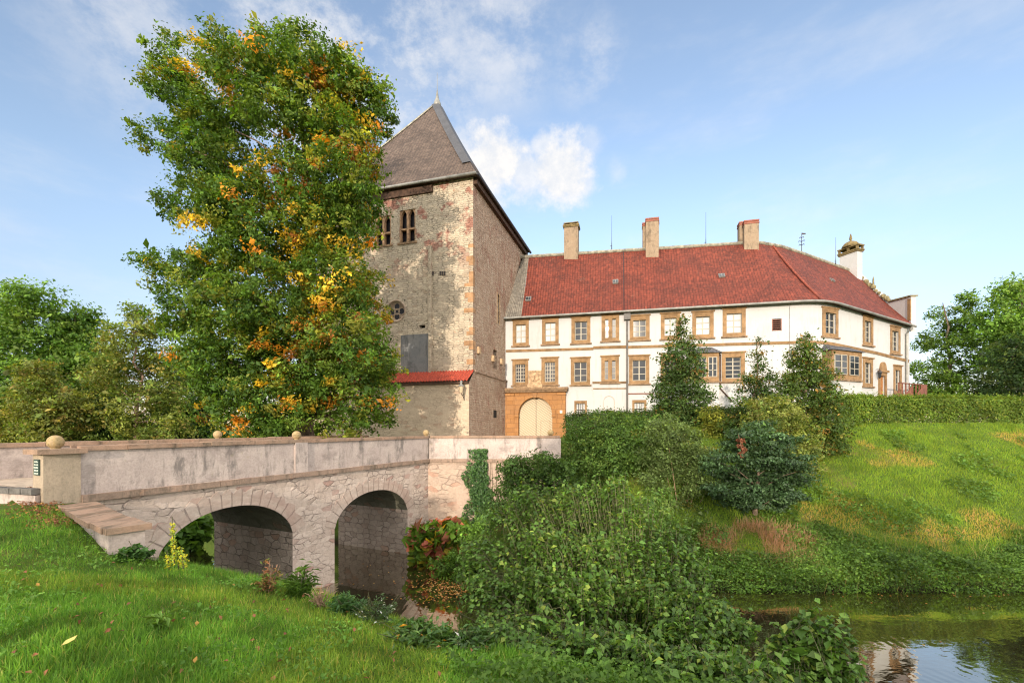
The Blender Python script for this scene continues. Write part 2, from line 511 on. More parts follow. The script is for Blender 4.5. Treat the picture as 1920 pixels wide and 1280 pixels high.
class MB:
    def __init__(s):
        s.v, s.f = [], []

    def add(s, V, Fc):
        k = len(s.v)
        s.v += [tuple(map(float, p)) for p in V]
        s.f += [tuple(i + k for i in f) for f in Fc]
        return s

    def quad(s, a, b, c, d):
        return s.add([a, b, c, d], [(0, 1, 2, 3)])

    def hexa(s, b, t):
        """bottom ring b[4], top ring t[4]"""
        return s.add(list(b) + list(t), [(3, 2, 1, 0), (4, 5, 6, 7), (0, 1, 5, 4), (1, 2, 6, 5), (2, 3, 7, 6), (3, 0, 4, 7)])

    def pbox(s, P, u0, u1, z0, z1, d0, d1):
        """box in a wall's own coordinates P(u, z, d)"""
        b = [P(u0, z0, d0), P(u1, z0, d0), P(u1, z0, d1), P(u0, z0, d1)]
        t = [P(u0, z1, d0), P(u1, z1, d0), P(u1, z1, d1), P(u0, z1, d1)]
        return s.hexa(b, t)

    def box(s, c, sx, sy, sz, ang=0.0):
        ca, sa = math.cos(ang), math.sin(ang)
        def q(x, y, z):
            return (c[0] + x * ca - y * sa, c[1] + x * sa + y * ca, c[2] + z)
        return s.hexa([q(-sx / 2, -sy / 2, 0), q(sx / 2, -sy / 2, 0), q(sx / 2, sy / 2, 0), q(-sx / 2, sy / 2, 0)],
                      [q(-sx / 2, -sy / 2, sz), q(sx / 2, -sy / 2, sz), q(sx / 2, sy / 2, sz), q(-sx / 2, sy / 2, sz)])

    def tube(s, pts, rad, n=8):
        pts = [np.array(p, float) for p in pts]
        if not hasattr(rad, '__len__'):
            rad = [rad] * len(pts)
        V, Fc = [], []
        for i, p in enumerate(pts):
            t = pts[min(i + 1, len(pts) - 1)] - pts[max(i - 1, 0)]
            t = t / (np.linalg.norm(t) + 1e-9)
            a = np.cross(t, (0.0, 0.0, 1.0) if abs(t[2]) < 0.9 else (1.0, 0.0, 0.0))
            a /= np.linalg.norm(a)
            b = np.cross(t, a)
            for k in range(n):
                an = 2 * math.pi * k / n
                V.append(p + rad[i] * (math.cos(an) * a + math.sin(an) * b))
        for i in range(len(pts) - 1):
            for k in range(n):
                Fc.append((i * n + k, i * n + (k + 1) % n, (i + 1) * n + (k + 1) % n, (i + 1) * n + k))
        Fc.append(tuple(range(n)))
        Fc.append(tuple((len(pts) - 1) * n + k for k in reversed(range(n))))
        return s.add(V, Fc)

    def lathe(s, c, prof, n=20):
        """prof: list of (radius, z)"""
        V, Fc = [], []
        for r, z in prof:
            for k in range(n):
                a = 2 * math.pi * k / n
                V.append((c[0] + r * math.cos(a), c[1] + r * math.sin(a), c[2] + z))
        for i in range(len(prof) - 1):
            for k in range(n):
                Fc.append((i * n + k, i * n + (k + 1) % n, (i + 1) * n + (k + 1) % n, (i + 1) * n + k))
        Fc.append(tuple(reversed(range(n))))
        Fc.append(tuple((len(prof) - 1) * n + k for k in range(n)))
        return s.add(V, Fc)

    def ball(s, c, r, nu=24, nv=14):
        prof = [(r * math.sin(math.pi * i / nv) + 1e-4, -r * math.cos(math.pi * i / nv)) for i in range(nv + 1)]
        return s.lathe(c, prof, nu)

    def grid(s, rows):
        n = len(rows[0])
        V = [p for r in rows for p in r]
        Fc = [(i * n + j, i * n + j + 1, (i + 1) * n + j + 1, (i + 1) * n + j) for i in range(len(rows) - 1) for j in range(n - 1)]
        return s.add(V, Fc)

    def build(s, name, mat, parent=None, smooth=False, uv=None):
        return link_mesh(name, s.v, s.f, mat, parent, smooth, uv)


# ---------------------------------------------------------------- value noise for scatter
def vnoise(x, y, sc, seed=0):
    x = np.asarray(x) / sc + 1000
    y = np.asarray(y) / sc + 1000
    xi, yi = np.floor(x).astype(np.int64), np.floor(y).astype(np.int64)
    fx, fy = x - xi, y - yi
    fx, fy = fx * fx * (3 - 2 * fx), fy * fy * (3 - 2 * fy)
    def h(a, b):
        n = (a * 374761393 + b * 668265263 + seed * 974711) & 0x7fffffff
        n = ((n ^ (n >> 13)) * 1274126177) & 0x7fffffff
        return ((n ^ (n >> 16)) & 0xffff) / 65535.0
    return (h(xi, yi) * (1 - fx) + h(xi + 1, yi) * fx) * (1 - fy) + (h(xi, yi + 1) * (1 - fx) + h(xi + 1, yi + 1) * fx) * fy


# ---------------------------------------------------------------- terrain
WATER_Z = -6.43
NEAR = np.array([(-90, 52), (-60, 37), (-26, 21.5), (-16, 17.5), (-11, 15.6), (-9.3, 14.2), (-7, 13.4), (-4, 12.2), (-1, 10.3), (4, 8.1), (10, 5.8), (20, 4), (60, -2), (120, -12)], float)
FAR = np.array([(-90, 64), (-60, 49), (-25, 32), (-14, 27.2), (-9.2, 25.2), (-4.5, 24.4), (-3.6, 23.0), (-2.4, 20.2), (0, 18.7), (9, 18.0), (20, 18.0), (30, 18.2), (60, 21), (120, 30)], float)


def sstep(x, a, b):
    t = np.clip((np.asarray(x, float) - a) / (b - a), 0, 1)
    return t * t * (3 - 2 * t)


def height(x, y):
    x = np.asarray(x, float)
    y = np.asarray(y, float)
    ny = np.interp(x, NEAR[:, 0], NEAR[:, 1])
    fy = np.interp(x, FAR[:, 0], FAR[:, 1])
    dn = ny - y
    zn = np.interp(dn, [-3, 0, 0.4, 3, 4.5, 8, 12, 60, 300], [-7.6, -6.5, -6.1, -3.35, -2.65, -1.95, -1.68, -1.5, -1.0])
    zn = zn + 0.0 * np.exp(-(((x + 9.4) / 2.0) ** 2 + ((y - 9.9) / 1.7) ** 2))
    df = y - fy
    plat = -1.55 + 1.75 * sstep(x, 1.5, 9)
    slope = 0.50 + 0.25 * sstep(x, -5, -6) - 0.28 * sstep(x, 6.5, 2.2) * sstep(x, -5.2, -4.6)
    zf = np.where(df < 0, -6.5 + df * 0.4, -6.35 + df * slope)
    k = 0.9
    zf = -k * np.log(np.exp(-zf / k) + np.exp(-(plat + 0.25) / k)) if False else np.minimum(zf, plat + 0.0 * df)
    zf = np.maximum(zf, -7.6)
    # forecourt terrace held up by the retaining wall
    terr = (x > -4.9) & (x < 2.35) & (y > 25.0)
    zf = np.where(terr, -1.55, zf)
    terr2 = (x <= -4.9) & (df > 6.5)
    sb_ = (x + 11.0) * .4365 + (y - 11.4) * .8997
    db_ = (x + 11.0) * .8997 - (y - 11.4) * .4365
    zr = np.where(((y > 11.3 + (-11.3 - x) * .3) & (x < -11.35)) | (db_ < -.35) & (sb_ > -.6), -1.57, -1.85 - .10 * np.maximum(db_, 0))
    wr = sstep(sb_ + .21 * db_, .35, .1) * sstep(db_, 6.5, 3.5) * sstep(db_, -9, -7)
    zn = np.maximum(zn, zn * (1 - wr) + zr * wr)
    z = np.where(y < (ny + fy) / 2, zn, zf)
    # gentle rolls
    z = z + 0.10 * (vnoise(x, y, 2.3, 3) - 0.5) * (np.abs(z + 1.55) > 0.02) + 0.05 * (vnoise(x, y, 0.8, 5) - 0.5) * (np.abs(z + 1.55) > 0.02)
    far = sstep(np.hypot(x, y), 70, 300)
    return z + far * 1.2


def build_ground():
    xs = np.concatenate([np.linspace(-700, -60, 20)[:-1], np.linspace(-60, -16, 50)[:-1], np.linspace(-16, 42, 260)[:-1], np.linspace(42, 80, 40)[:-1], np.linspace(80, 700, 20)])
    ys = np.concatenate([np.linspace(-300, -20, 18)[:-1], np.linspace(-20, 0, 30)[:-1], np.linspace(0, 36, 190)[:-1], np.linspace(36, 80, 40)[:-1], np.linspace(80, 900, 24)])
    X, Y = np.meshgrid(xs, ys)
    Z = height(X, Y)
    V = np.stack([X, Y, Z], -1).reshape(-1, 3)
    nx, nyy = len(xs), len(ys)
    i, j = np.meshgrid(np.arange(nyy - 1), np.arange(nx - 1), indexing='ij')
    a = (i * nx + j).ravel()
    Fc = np.stack([a, a + 1, a + nx + 1, a + nx], 1)
    o = link_mesh('ground', V, Fc.tolist(), M['ground'], None, True)
    tag(o, kind='structure')
    n = 60
    wx = np.concatenate([np.linspace(-90, -12, 20), np.linspace(-11, 60, 60)])
    lo = np.interp(wx, NEAR[:, 0], NEAR[:, 1]) - 3
    hi = np.interp(wx, FAR[:, 0], FAR[:, 1]) + 3
    m = MB()
    m.grid([[(x, a, WATER_Z) for x, a in zip(wx, lo)], [(x, b, WATER_Z) for x, b in zip(wx, hi)]])
    tag(m.build('water', M['water']), kind='structure')


build_ground()


# ---------------------------------------------------------------- leaves
def leaf_object(name, P, N, size, tint, mat, parent=None, wid=0.55, fold=True, kind=None, aim=None):
    """one leaf-shaped face pair per point: P points, N normals, size lengths, tint colours"""
    n = len(P)
    size = np.broadcast_to(np.asarray(size, float), (n,))
    N = N / (np.linalg.norm(N, axis=1, keepdims=True) + 1e-9)
    r = rng.normal(size=(n, 3)) if aim is None else aim + 0.35 * rng.normal(size=(n, 3))
    T = r - (r * N).sum(1, keepdims=True) * N
    T /= np.linalg.norm(T, axis=1, keepdims=True) + 1e-9
    B = np.cross(N, T)
    L = size[:, None]
    if fold:
        base = P - 0.5 * L * T
        tip = P + 0.5 * L * T - 0.10 * L * N
        mid = P + 0.02 * L * T - 0.0 * L * N
        lft = P - 0.03 * L * T + wid * 0.5 * L * B + 0.10 * L * N
        rgt = P - 0.03 * L * T - wid * 0.5 * L * B + 0.10 * L * N
        V = np.stack([base, lft, tip, rgt], 1).reshape(-1, 3)
        k = np.arange(n)[:, None] * 4
        Fc = np.concatenate([k + np.array([[0, 2, 1]]), k + np.array([[0, 3, 2]])], 0)
        per = 4
    else:
        V = np.stack([P - 0.5 * L * T, P + wid * 0.5 * L * B, P + 0.5 * L * T, P - wid * 0.5 * L * B], 1).reshape(-1, 3)
        Fc = np.arange(n * 4).reshape(-1, 4)
        per = 4
    if parent is not None:
        V = V - ROOT[parent.name]
    me = bpy.data.meshes.new(name)
    nf, c = Fc.shape
    me.vertices.add(len(V))
    me.vertices.foreach_set('co', V.astype(np.float32).ravel())
    me.loops.add(nf * c)
    me.loops.foreach_set('vertex_index', Fc.astype(np.int32).ravel())
    me.polygons.add(nf)
    me.polygons.foreach_set('loop_start', (np.arange(nf) * c).astype(np.int32))
    me.update(calc_edges=True)
    finish(me, mat, False, False, np.repeat(np.clip(tint, 0, 1), per, axis=0))
    o = bpy.data.objects.new(name, me)
    COL.objects.link(o)
    if parent is not None:
        o.parent = parent
    if kind:
        o['kind'] = kind
    return o


def pick(pal, n):
    cols = np.array([p[0] for p in pal], float)
    w = np.array([p[1] for p in pal], float)
    return cols[rng.choice(len(pal), size=n, p=w / w.sum())]


def cloud(lobes, n, pal, clump=0.5, shell=0.45, flat=0.55, per=40, jit=0.28, mixc=0.18, accent=None):
    """leaf points in twig-sized clumps spread through ellipsoid lobes; returns P, N, tint"""
    L = np.asarray(lobes, float)
    area = (L[:, 3] * L[:, 4] + L[:, 3] * L[:, 5] + L[:, 4] * L[:, 5]) / 3
    nl = np.maximum(1, (n * area / area.sum()).astype(int))
    Ps, Ns, Ts = [], [], []
    for l, k in zip(L, nl):
        ns = max(3, k // per)
        d = rng.normal(size=(ns, 3))
        d /= np.linalg.norm(d, axis=1, keepdims=True)
        rr = shell + (1.08 - shell) * rng.random(ns) ** 0.7
        c = l[:3] + d * rr[:, None] * l[3:6]
        csz = clump * (0.6 + 0.8 * rng.random(ns))
        idx = rng.integers(0, ns, k)
        off = np.clip(rng.normal(size=(k, 3)), -1.9, 1.9) * np.array([0.55, 0.55, 0.55 * flat]) * csz[idx][:, None]
        Ps.append(c[idx] + off)
        tl = rng.normal(size=(ns, 3)) * 0.35
        Ns.append(np.array([0, 0, 0.55]) + 0.55 * d[idx] + tl[idx] + 0.55 * rng.normal(size=(k, 3)))
        cc = pick(pal, ns) * np.exp(rng.normal(size=(ns, 1)) * 0.24)
        if accent is not None:
            az = vnoise(c[:, 0] + .6 * c[:, 1], c[:, 2], 2.2, 77) * .45 + vnoise(c[:, 0] - c[:, 1], c[:, 2], .7, 78) * .55 + .12 * (rr - .8) + .016 * (c[:, 0] + 12.6)
            hot = az > .615
            cc[hot] = pick(accent, int(hot.sum())) * np.exp(rng.normal(size=(int(hot.sum()), 1)) * .2)
        t = cc[idx]
        sw = rng.random(k) < mixc
        t[sw] = pick(pal, int(sw.sum()))
        Ts.append(t * np.exp(rng.normal(size=(k, 1)) * jit))
    return np.concatenate(Ps), np.concatenate(Ns), np.concatenate(Ts)


def trunk_mesh(base, top, r0, limbs, r_l=0.35, wob=0.3, seed=0, start=0.25):
    """tapered trunk with limbs running out to given points"""
    rs = random.Random(seed)
    base, top = np.array(base, float), np.array(top, float)
    m = MB()
    n = 10
    pts = []
    for i in range(n + 1):
        f = i / n
        p = base * (1 - f) + top * f
        if 0 < i:
            p = p + np.array([rs.uniform(-wob, wob), rs.uniform(-wob, wob), 0]) * min(1, f * 2)
        pts.append(p)
    rad = [r0 * (1.35 if i == 0 else 1) * (1 - 0.88 * i / n) for i in range(n + 1)]
    m.tube(pts, rad, 10)
    H = top[2] - base[2]
    for e in limbs:
        e = np.array(e, float)
        hz = math.hypot(e[0] - base[0], e[1] - base[1])
        f = np.clip((e[2] - 0.55 * hz - base[2]) / H, start, 0.93)
        i = int(f * n)
        a = pts[i] * (1 - (f * n - i)) + pts[min(n, i + 1)] * (f * n - i)
        mid = (a + e) / 2 + np.array([rs.uniform(-.3, .3) * wob, rs.uniform(-.3, .3) * wob, 0.10 * hz])
        r1 = max(0.02, rad[i] * r_l)
        q = [a, a * 0.5 + mid * 0.5 + rs.uniform(-.1, .1) * wob, mid, mid * 0.45 + e * 0.55, e]
        m.tube(q, [r1, r1 * 0.85, r1 * 0.6, r1 * 0.4, r1 * 0.15], 6)
    return m


def plant(name, base, label, cat, lobes, n, size, pal, mat='leaf', group=None, trunk=None, trunk_mat='bark', part='crown', wood='trunk', svar=0.35, aim=None, wid=0.55, **kw):
    t = thing(name, base, label, cat, group)
    P, N, T = cloud(lobes, n, pal, **kw)
    if trunk is not None:
        trunk.build(wood, M[trunk_mat], t, True)
    leaf_object(part, P, N, size * np.exp(rng.normal(size=len(P)) * svar), T, M[mat], t, wid=wid, aim=None if aim is None else np.tile(np.array(aim, float), (len(P), 1)))
    return t


def pxlobes(items, Y, dvar=0.0, squash=0.9, seed=1, depth=1.0):
    rs = random.Random(seed)
    out = []
    for it in items:
        px, py, r = it[:3]
        y = (it[3] if len(it) > 3 else Y) + rs.uniform(-dvar, dvar)
        c = W(px, py, y)
        R = r / F * y
        out.append((*c, R, R * depth, R * squash))
    return out


# ---------------------------------------------------------------- castle tower
TC = np.array([-2.97, 35.0])
tl, nl = np.array([-.9592, .2828]), np.array([-.2828, -.9592])
tr, nr = np.array([.2828, .9592]), np.array([.9592, -.2828])
TW, TL, TZ0, TZ1 = 14.2, 15.6, -2.2, 19.05


def PL(u, z, d):
    p = TC + u * tl + d * nl
    return np.array([p[0], p[1], z])


def PR(u, z, d):
    p = TC + u * tr + d * nr
    return np.array([p[0], p[1], z])


def hit(P, px):
    """wall coordinate u seen at column px (ground-plane line P(u,0,0))"""
    a, b = P(0, 0, 0), P(1, 0, 0)
    k = (px - CX) / F
    dx, dy = b[0] - a[0], b[1] - a[1]
    return (k * a[1] - a[0]) / (dx - k * dy)


def wz(P, u, py, d=0.0):
    return (HY - py) / F * P(u, 0, d)[1]


def wall_holes(mb, P, us, zs, holes, ztop=None, depth=0.3):
    """wall sheet with rectangular openings and their reveals"""
    us = sorted(set(np.round(list(us) + [h[0] for h in holes] + [h[1] for h in holes], 5)))
    zs = sorted(set(np.round(list(zs) + [h[2] for h in holes] + [h[3] for h in holes], 5)))
    def inside(u, z):
        return any(h[0] < u < h[1] and h[2] < z < h[3] for h in holes)
    for i in range(len(us) - 1):
        for j in range(len(zs)):
            last = j == len(zs) - 1
            if last and ztop is None:
                continue
            za, zb = zs[j], zs[j]
            if not last:
                za2, zb2 = zs[j + 1], zs[j + 1]
                if inside((us[i] + us[i + 1]) / 2, (zs[j] + zs[j + 1]) / 2):
                    continue
            else:
                za2, zb2 = ztop(us[i]), ztop(us[i + 1])
            mb.quad(P(us[i], za, 0), P(us[i + 1], zb, 0), P(us[i + 1], zb2, 0), P(us[i], za2, 0))
    for (a, b, z0, z1) in holes:
        D = -depth
        mb.quad(P(a, z0, 0), P(a, z0, D), P(a, z1, D), P(a, z1, 0))
        mb.quad(P(b, z0, D), P(b, z0, 0), P(b, z1, 0), P(b, z1, D))
        mb.quad(P(a, z0, 0), P(b, z0, 0), P(b, z0, D), P(a, z0, D))
        mb.quad(P(a, z1, D), P(b, z1, D), P(b, z1, 0), P(a, z1, 0))


def hole_px(P, x0, x1, y0, y1):
    ua, ub = sorted((hit(P, x0), hit(P, x1)))
    um = (ua + ub) / 2
    return [ua, ub, wz(P, um, y1), wz(P, um, y0)]


def arch_light(mb, P, a, b, z0, z1, pointed, d0, d1, n=8):
    """fills the corners above an arched opening inside rect a..b, z0..z1"""
    w = b - a
    h = w * (0.75 if pointed else 0.5)
    pts = []
    for i in range(n + 1):
        f = i / n
        x = 2 * f - 1
        zz = (1 - abs(x) ** 1.7) if pointed else math.sqrt(max(0, 1 - x * x))
        pts.append((a + f * w, z1 - h + h * zz - 0.02))
    for (ua, za), (ub, zb) in zip(pts[:-1], pts[1:]):
        mb.hexa([P(ua, za, d0), P(ub, zb, d0), P(ub, zb, d1), P(ua, za, d1)], [P(ua, z1, d0), P(ub, z1, d0), P(ub, z1, d1), P(ua, z1, d1)])


tower = thing('castle_tower', (TC[0], TC[1], -1.55), 'square limestone castle tower with steep brown tiled pyramid roof and a red roofed lean-to', 'tower')
bif = [hole_px(PL, 704, 733, 405, 460), hole_px(PL, 749, 779, 393, 454)]
rose_u = hit(PL, 742)
rose_z = wz(PL, rose_u, 583)
RR = 0.86
rose = [rose_u - RR, rose_u + RR, rose_z - RR, rose_z + RR]
small = hole_px(PL, 786, 797, 609, 615)
mb = MB()
wall_holes(mb, PL, [0, TW], [TZ0, 4.0, TZ1], bif + [rose, small], None, 0.45)
seg = 28
for k in range(seg):       # square opening closed down to a circle
    a0, a1 = 2 * math.pi * k / seg, 2 * math.pi * (k + 1) / seg
    def sq(a):
        c, s_ = math.cos(a), math.sin(a)
        q = RR / max(abs(c), abs(s_))
        return PL(rose_u + q * c, rose_z + q * s_, 0)
    def ci(a, r=0.80, d=0.0):
        return PL(rose_u + r * math.cos(a), rose_z + r * math.sin(a), d)
    mb.quad(sq(a0), sq(a1), ci(a1), ci(a0))
    mb.quad(ci(a0), ci(a1), ci(a1, 0.72, -0.35), ci(a0, 0.72, -0.35))
mb.build('front_wall', M['tower'], tower)
mb = MB()
slits = [hole_px(PR, 932.5, 936.5, 552, 606), hole_px(PR, 925, 932, 656, 692), hole_px(PR, 923.5, 928.5, 769, 783)]
wall_holes(mb, PR, [0, TL], [TZ0, TZ1], slits, None, 0.5)
mb.build('side_wall', M['tower_side'], tower)
mb = MB()
back = TC + TW * tl
mb.quad(PL(TW, TZ0, 0), PL(TW, TZ0, -TL), PL(TW, TZ1, -TL), PL(TW, TZ1, 0))
mb.quad(PL(0, TZ0, -TL), PL(TW, TZ0, -TL), PL(TW, TZ1, -TL), PL(0, TZ1, -TL))
mb.build('rear_wall', M['tower_side'], tower)
# corner stones
z = 4.4
qm = simple('quoin_sandstone', (0.33, 0.19, 0.10), 0.9, 0.4, 1.2, 0.5)
while z < TZ1 - 0.6:
    h = random.uniform(0.28, 0.46)
    if random.random() < 0.5 and z < 14.5:
        w1, w2 = random.uniform(0.3, 0.75), random.uniform(0.25, 0.5)
        mb = MB()
        mb.hexa([PL(-.012, z, .012), PL(w1, z, .012), PL(w1, z, -.1), PL(-.012, z, -w2)],
                [PL(-.012, z + h - .02, .012), PL(w1, z + h - .02, .012), PL(w1, z + h - .02, -.1), PL(-.012, z + h - .02, -w2)])
        mb.build('corner_stone', qm, tower)
    z += h
# dark cement patch and pilaster strip
ua, ub = hit(PL, 806), hit(PL, 752)
mb = MB()
mb.pbox(PL, ua, ub, 4.2, wz(PL, (ua + ub) / 2, 627), -0.05, 0.03)
mb.build('cement_patch', M['dark_patch'], tower)
ua, ub = hit(PL, 810), hit(PL, 804.5)
mb = MB()
mb.pbox(PL, ua, ub, 4.0, wz(PL, ua, 462), -0.05, 0.14)
mb.build('pilaster_strip', M['tower'], tower)
# iron wall anchors beside the strip
for px in (812, 826, 830, 834):
    mb = MB()
    u = hit(PL, px)
    mb.pbox(PL, u - .06, u + .06, wz(PL, u, 516), wz(PL, u, 509), -0.03, 0.05)
    mb.build('wall_anchor', M['bars'], tower)


def bifora(h):
    a, b, z0, z1 = h
    m = MB()
    fw = 0.11
    m.pbox(PL, a, a + fw, z0, z1, -.34, -.06)
    m.pbox(PL, b - fw, b, z0, z1, -.34, -.06)
    c = (a + b) / 2
    m.pbox(PL, c - .09, c + .09, z0, z1, -.342, -.04)
    zt = z0 + (z1 - z0) * 0.42
    m.pbox(PL, a + fw, c - .09, zt - .07, zt + .07, -.33, -.07)
    m.pbox(PL, c + .09, b - fw, zt - .07, zt + .07, -.33, -.07)
    arch_light(m, PL, a + fw, c - .09, zt, z1, True, -.335, -.08)
    arch_light(m, PL, c + .09, b - fw, zt, z1, True, -.335, -.08)
    w = m.build('window', simple('bifora_stone', (0.33, 0.2, 0.115), 0.9, 0.4, 3.0, 0.4), tower)
    q = MB()
    q.pbox(PL, a - .15, b + .15, z0 - .16, z0, -.1, .08)
    q.build('sill', M['sill'], w)
    q = MB()
    q.quad(PL(a, z0, -.4), PL(b, z0, -.4), PL(b, z1, -.4), PL(a, z1, -.4))
    q.build('pane', M['pane_black'], w)


for h in bif:
    bifora(h)
# rose window
m = MB()
n = 32
pr = []
for k in range(n):
    a = 2 * math.pi * k / n
    pr.append((rose_u + 0.74 * math.cos(a), rose_z + 0.74 * math.sin(a)))
m.add([PL(u, z, -.24) for u, z in pr], [tuple(range(n))])
def ringpts(cu, cz, r, d):
    return [PL(cu + r * math.cos(2 * math.pi * k / 20), cz + r * math.sin(2 * math.pi * k / 20), d) for k in range(21)]
discs = [(0, 0, .2), (0, .42, .24), (0, -.42, .24), (.42, 0, .24), (-.42, 0, .24)]
for (du, dz, r) in discs:
    m.tube(ringpts(rose_u + du, rose_z + dz, r + .03, -.21), .04, 6)
m.tube(ringpts(rose_u, rose_z, .74, -.2), .07, 6)
m.tube(ringpts(rose_u, rose_z, .86, .0), .07, 6)
rw = m.build('rose_window', simple('rose_stone', (0.36, 0.27, 0.2), 0.9, 0.3, 3.0, 0.4), tower)
m = MB()
for (du, dz, r) in discs:
    m.add([PL(rose_u + du + r * math.cos(2 * math.pi * k / 20), rose_z + dz + r * math.sin(2 * math.pi * k / 20), -.225) for k in range(20)], [tuple(range(20))])
m.build('pane', M['pane_black'], rw)
for h in slits + [small]:
    P = PL if h is small else PR
    m = MB()
    m.quad(P(h[0], h[2], -.42), P(h[1], h[2], -.42), P(h[1], h[3], -.42), P(h[0], h[3], -.42))
    m.build('slit_window', M['dark_hole'], tower)
# frames of two side slits
for h, w in ((slits[0], .12), (slits[2], .12)):
    for q in (h[0] - w, h[1]):
        m = MB()
        m.pbox(PR, q, q + w, h[2] - .1, h[3] + .1, -.05, .03)
        m.build('slit_jamb', M['relief'], tower)
for px, py in ((896, 657), (939, 678), (923, 672)):
    u = hit(PR, px)
    z = wz(PR, u, py)
    m = MB()
    m.pbox(PR, u - .22, u + .22, z - .25, z + .25, -.1, .2)
    m.build('corbel', M['relief'], tower)
# roof
OV = 0.42
ez = TZ1 + 0.05
apex2 = TC + 6.75 * tl + TL / 2 * tr
apex = np.array([apex2[0], apex2[1], (HY - 192) / F * apex2[1]])
co = [PL(-OV, ez, OV), PL(TW + OV, ez, OV), PL(TW + OV, ez, -TL - OV), PL(-OV, ez, -TL - OV)]
mb = MB()
for k in range(4):
    a, b = co[k], co[(k + 1) % 4]
    rows = []
    for i in range(9):
        f = i / 8
        fl = f - 0.035 * math.sin(math.pi * min(1, f * 1.6)) * (f < 0.625)
        zz = ez * (1 - f) + apex[2] * f
        rows.append([(a * (1 - t) + b * t) * (1 - f) + apex * f + np.array([0, 0, -0.18 * math.sin(math.pi * f)]) for t in np.linspace(0, 1, 7)])
    mb.grid(rows)
mb.quad(*[c + np.array([0, 0, -.04]) for c in co])
roof = mb.build('roof', M['brown_tile'], tower)
# lead hip and ridge strips
for k, (wd, mat) in enumerate(((0.62, 'lead'), (0.2, 'ridge'))):
    a = co[k]
    n_out = np.array([a[0] - apex[0], a[1] - apex[1], 0])
    n_out /= np.linalg.norm(n_out)
    side = np.array([-n_out[1], n_out[0], 0])
    m = MB()
    rows = []
    for f in np.linspace(0.0 if k else 0.12, 0.97, 9):
        c = a * (1 - f) + apex * f + np.array([0, 0, -0.18 * math.sin(math.pi * f)])
        w = wd
        rows.append([c - side * w * .9 - n_out * w * .55 + np.array([0, 0, .05]), c + np.array([0, 0, .14]), c + side * w * .9 - n_out * w * .55 + np.array([0, 0, .05])])
    m.grid(rows)
    m.build('hip_flashing', M[mat], roof)
m = MB()
m.lathe(apex, [(0.42, -.5), (0.34, -.1), (0.16, .35), (0.1, .8), (0.03, 1.25), (0.02, 2.6), (0.008, 2.9)], 12)
m.build('finial', M['zinc'], roof, True)
# gutters, wall plate beam
m = MB()
m.tube([PL(-OV - .05, ez - .05, OV + .08), PL(TW + OV, ez - .05, OV + .08)], 0.11, 8)
m.build('gutter', M['zinc'], tower, True)
m = MB()
m.tube([PR(-OV, ez - .05, OV + .08), PR(TL + OV, ez - .05, OV + .08)], 0.12, 8)
m.build('gutter', M['lead'], tower, True)
m = MB()
ua, ub = hit(PL, 812), TW
m.pbox(PL, ua, ub, ez - .75, ez - .1, -.1, .16)
m.pbox(PL, ua - .5, ub, ez - .1, ez - .045, -.1, .33)
m.build('wall_plate', M['wood_dark'], tower)
m = MB()
m.pbox(PR, 0.1, TL, ez - .55, ez - .05, -.1, .3)
m.build('wall_plate', M['wood_dark'], tower)
# lower lean-to with set-off on the side face
AZ = 4.25
m = MB()
AD = 1.1
wall_holes(m, lambda u, z, d: PL(u, z, AD + d), [-.1, 6, TW + 1], [TZ0, 3.35], [], None)
m.build('annex_wall', M['annex'], tower)
m = MB()
def PRs(u, z, d):
    return PR(u, z, .1 + d)
um = hit(PR, 948) + .3
m.add([PRs(-AD, TZ0, 0), PRs(um, TZ0, 0), PRs(um, AZ, 0), PRs(-.0, AZ, 0), PRs(-AD, 3.3, 0)], [(0, 1, 2, 3, 4)])
m.quad(PRs(-.0, AZ, 0), PRs(um, AZ, 0), PRs(um, AZ + .2, -.12), PRs(0, AZ + .2, -.12))
sw = slits[2]
m.build('annex_side_wall', M['tower_side'], tower)
m = MB()
m.pbox(PRs, sw[0] - .05, sw[1] + .05, sw[2], sw[3], -.05, .015)
m.build('slit_window', M['dark_hole'], tower)
m = MB()
m.pbox(PRs, .1, um, AZ - .05, AZ + .1, -.05, .1)
m.build('set_off', M['ledge'], tower)
m = MB()
rows = []
us = np.arange(-.12, TW + 1, 0.045)
for f in np.linspace(0, 1, 7):
    rows.append([PL(u, AZ + .1 + (3.42 - AZ - .1) * f + .045 * math.sin(u / .24 * 2 * math.pi) + (0.03 if int(f * 6) % 2 else 0), (AD + .38) * f - .02) for u in us])
m.grid(rows)
m.build('annex_roof', tiles('bright_red_pantile', (0.42, 0.07, 0.035), (0.34, 0.05, 0.03), (0.16, 0.03, 0.02), 0.24, 0.35), tower, True)
m = MB()
m.pbox(PL, -.1, TW + 1, 3.2, 3.36, AD - .02, AD + .25)
m.build('annex_eave', M['wood_dark'], tower)

# wall lantern on the lean-to corner
def PA(u, z, d):
    return PL(u, z, AD + d)
lu = hit(PA, 870.5)
lz = wz(PA, lu, 742)
lan = thing('wall_lantern', PA(lu, lz, .04), 'old iron street lantern on a bracket under the red eave of the tower lean-to', 'lantern')
m = MB()
m.tube([PA(lu, lz - .35, .02), PA(lu, lz + .05, .02)], .035, 6)
m.tube([PA(lu, lz - .3, .03), PA(lu, lz - .05, .22), PA(lu, lz + .06, .5), PA(lu, lz + .2, .6)], .025, 6)
m.tube([PA(lu, lz + .0, .03), PA(lu, lz + .06, .3), PA(lu, lz + .05, .5)], .018, 6)
m.build('bracket', M['bars'], lan)
m = MB()
m.lathe(PA(lu, lz + .2, .6), [(.1, 0), (.19, .46)], 6)
m.build('glass', simple('amber_lantern_glass', (0.55, 0.42, 0.28), 0.2, 0.15), lan)
m = MB()
m.lathe(PA(lu, lz + .66, .6), [(.25, 0), (.22, .03), (.09, .16), (.07, .26), (.11, .3), (.09, .36), (.02, .42)], 10)
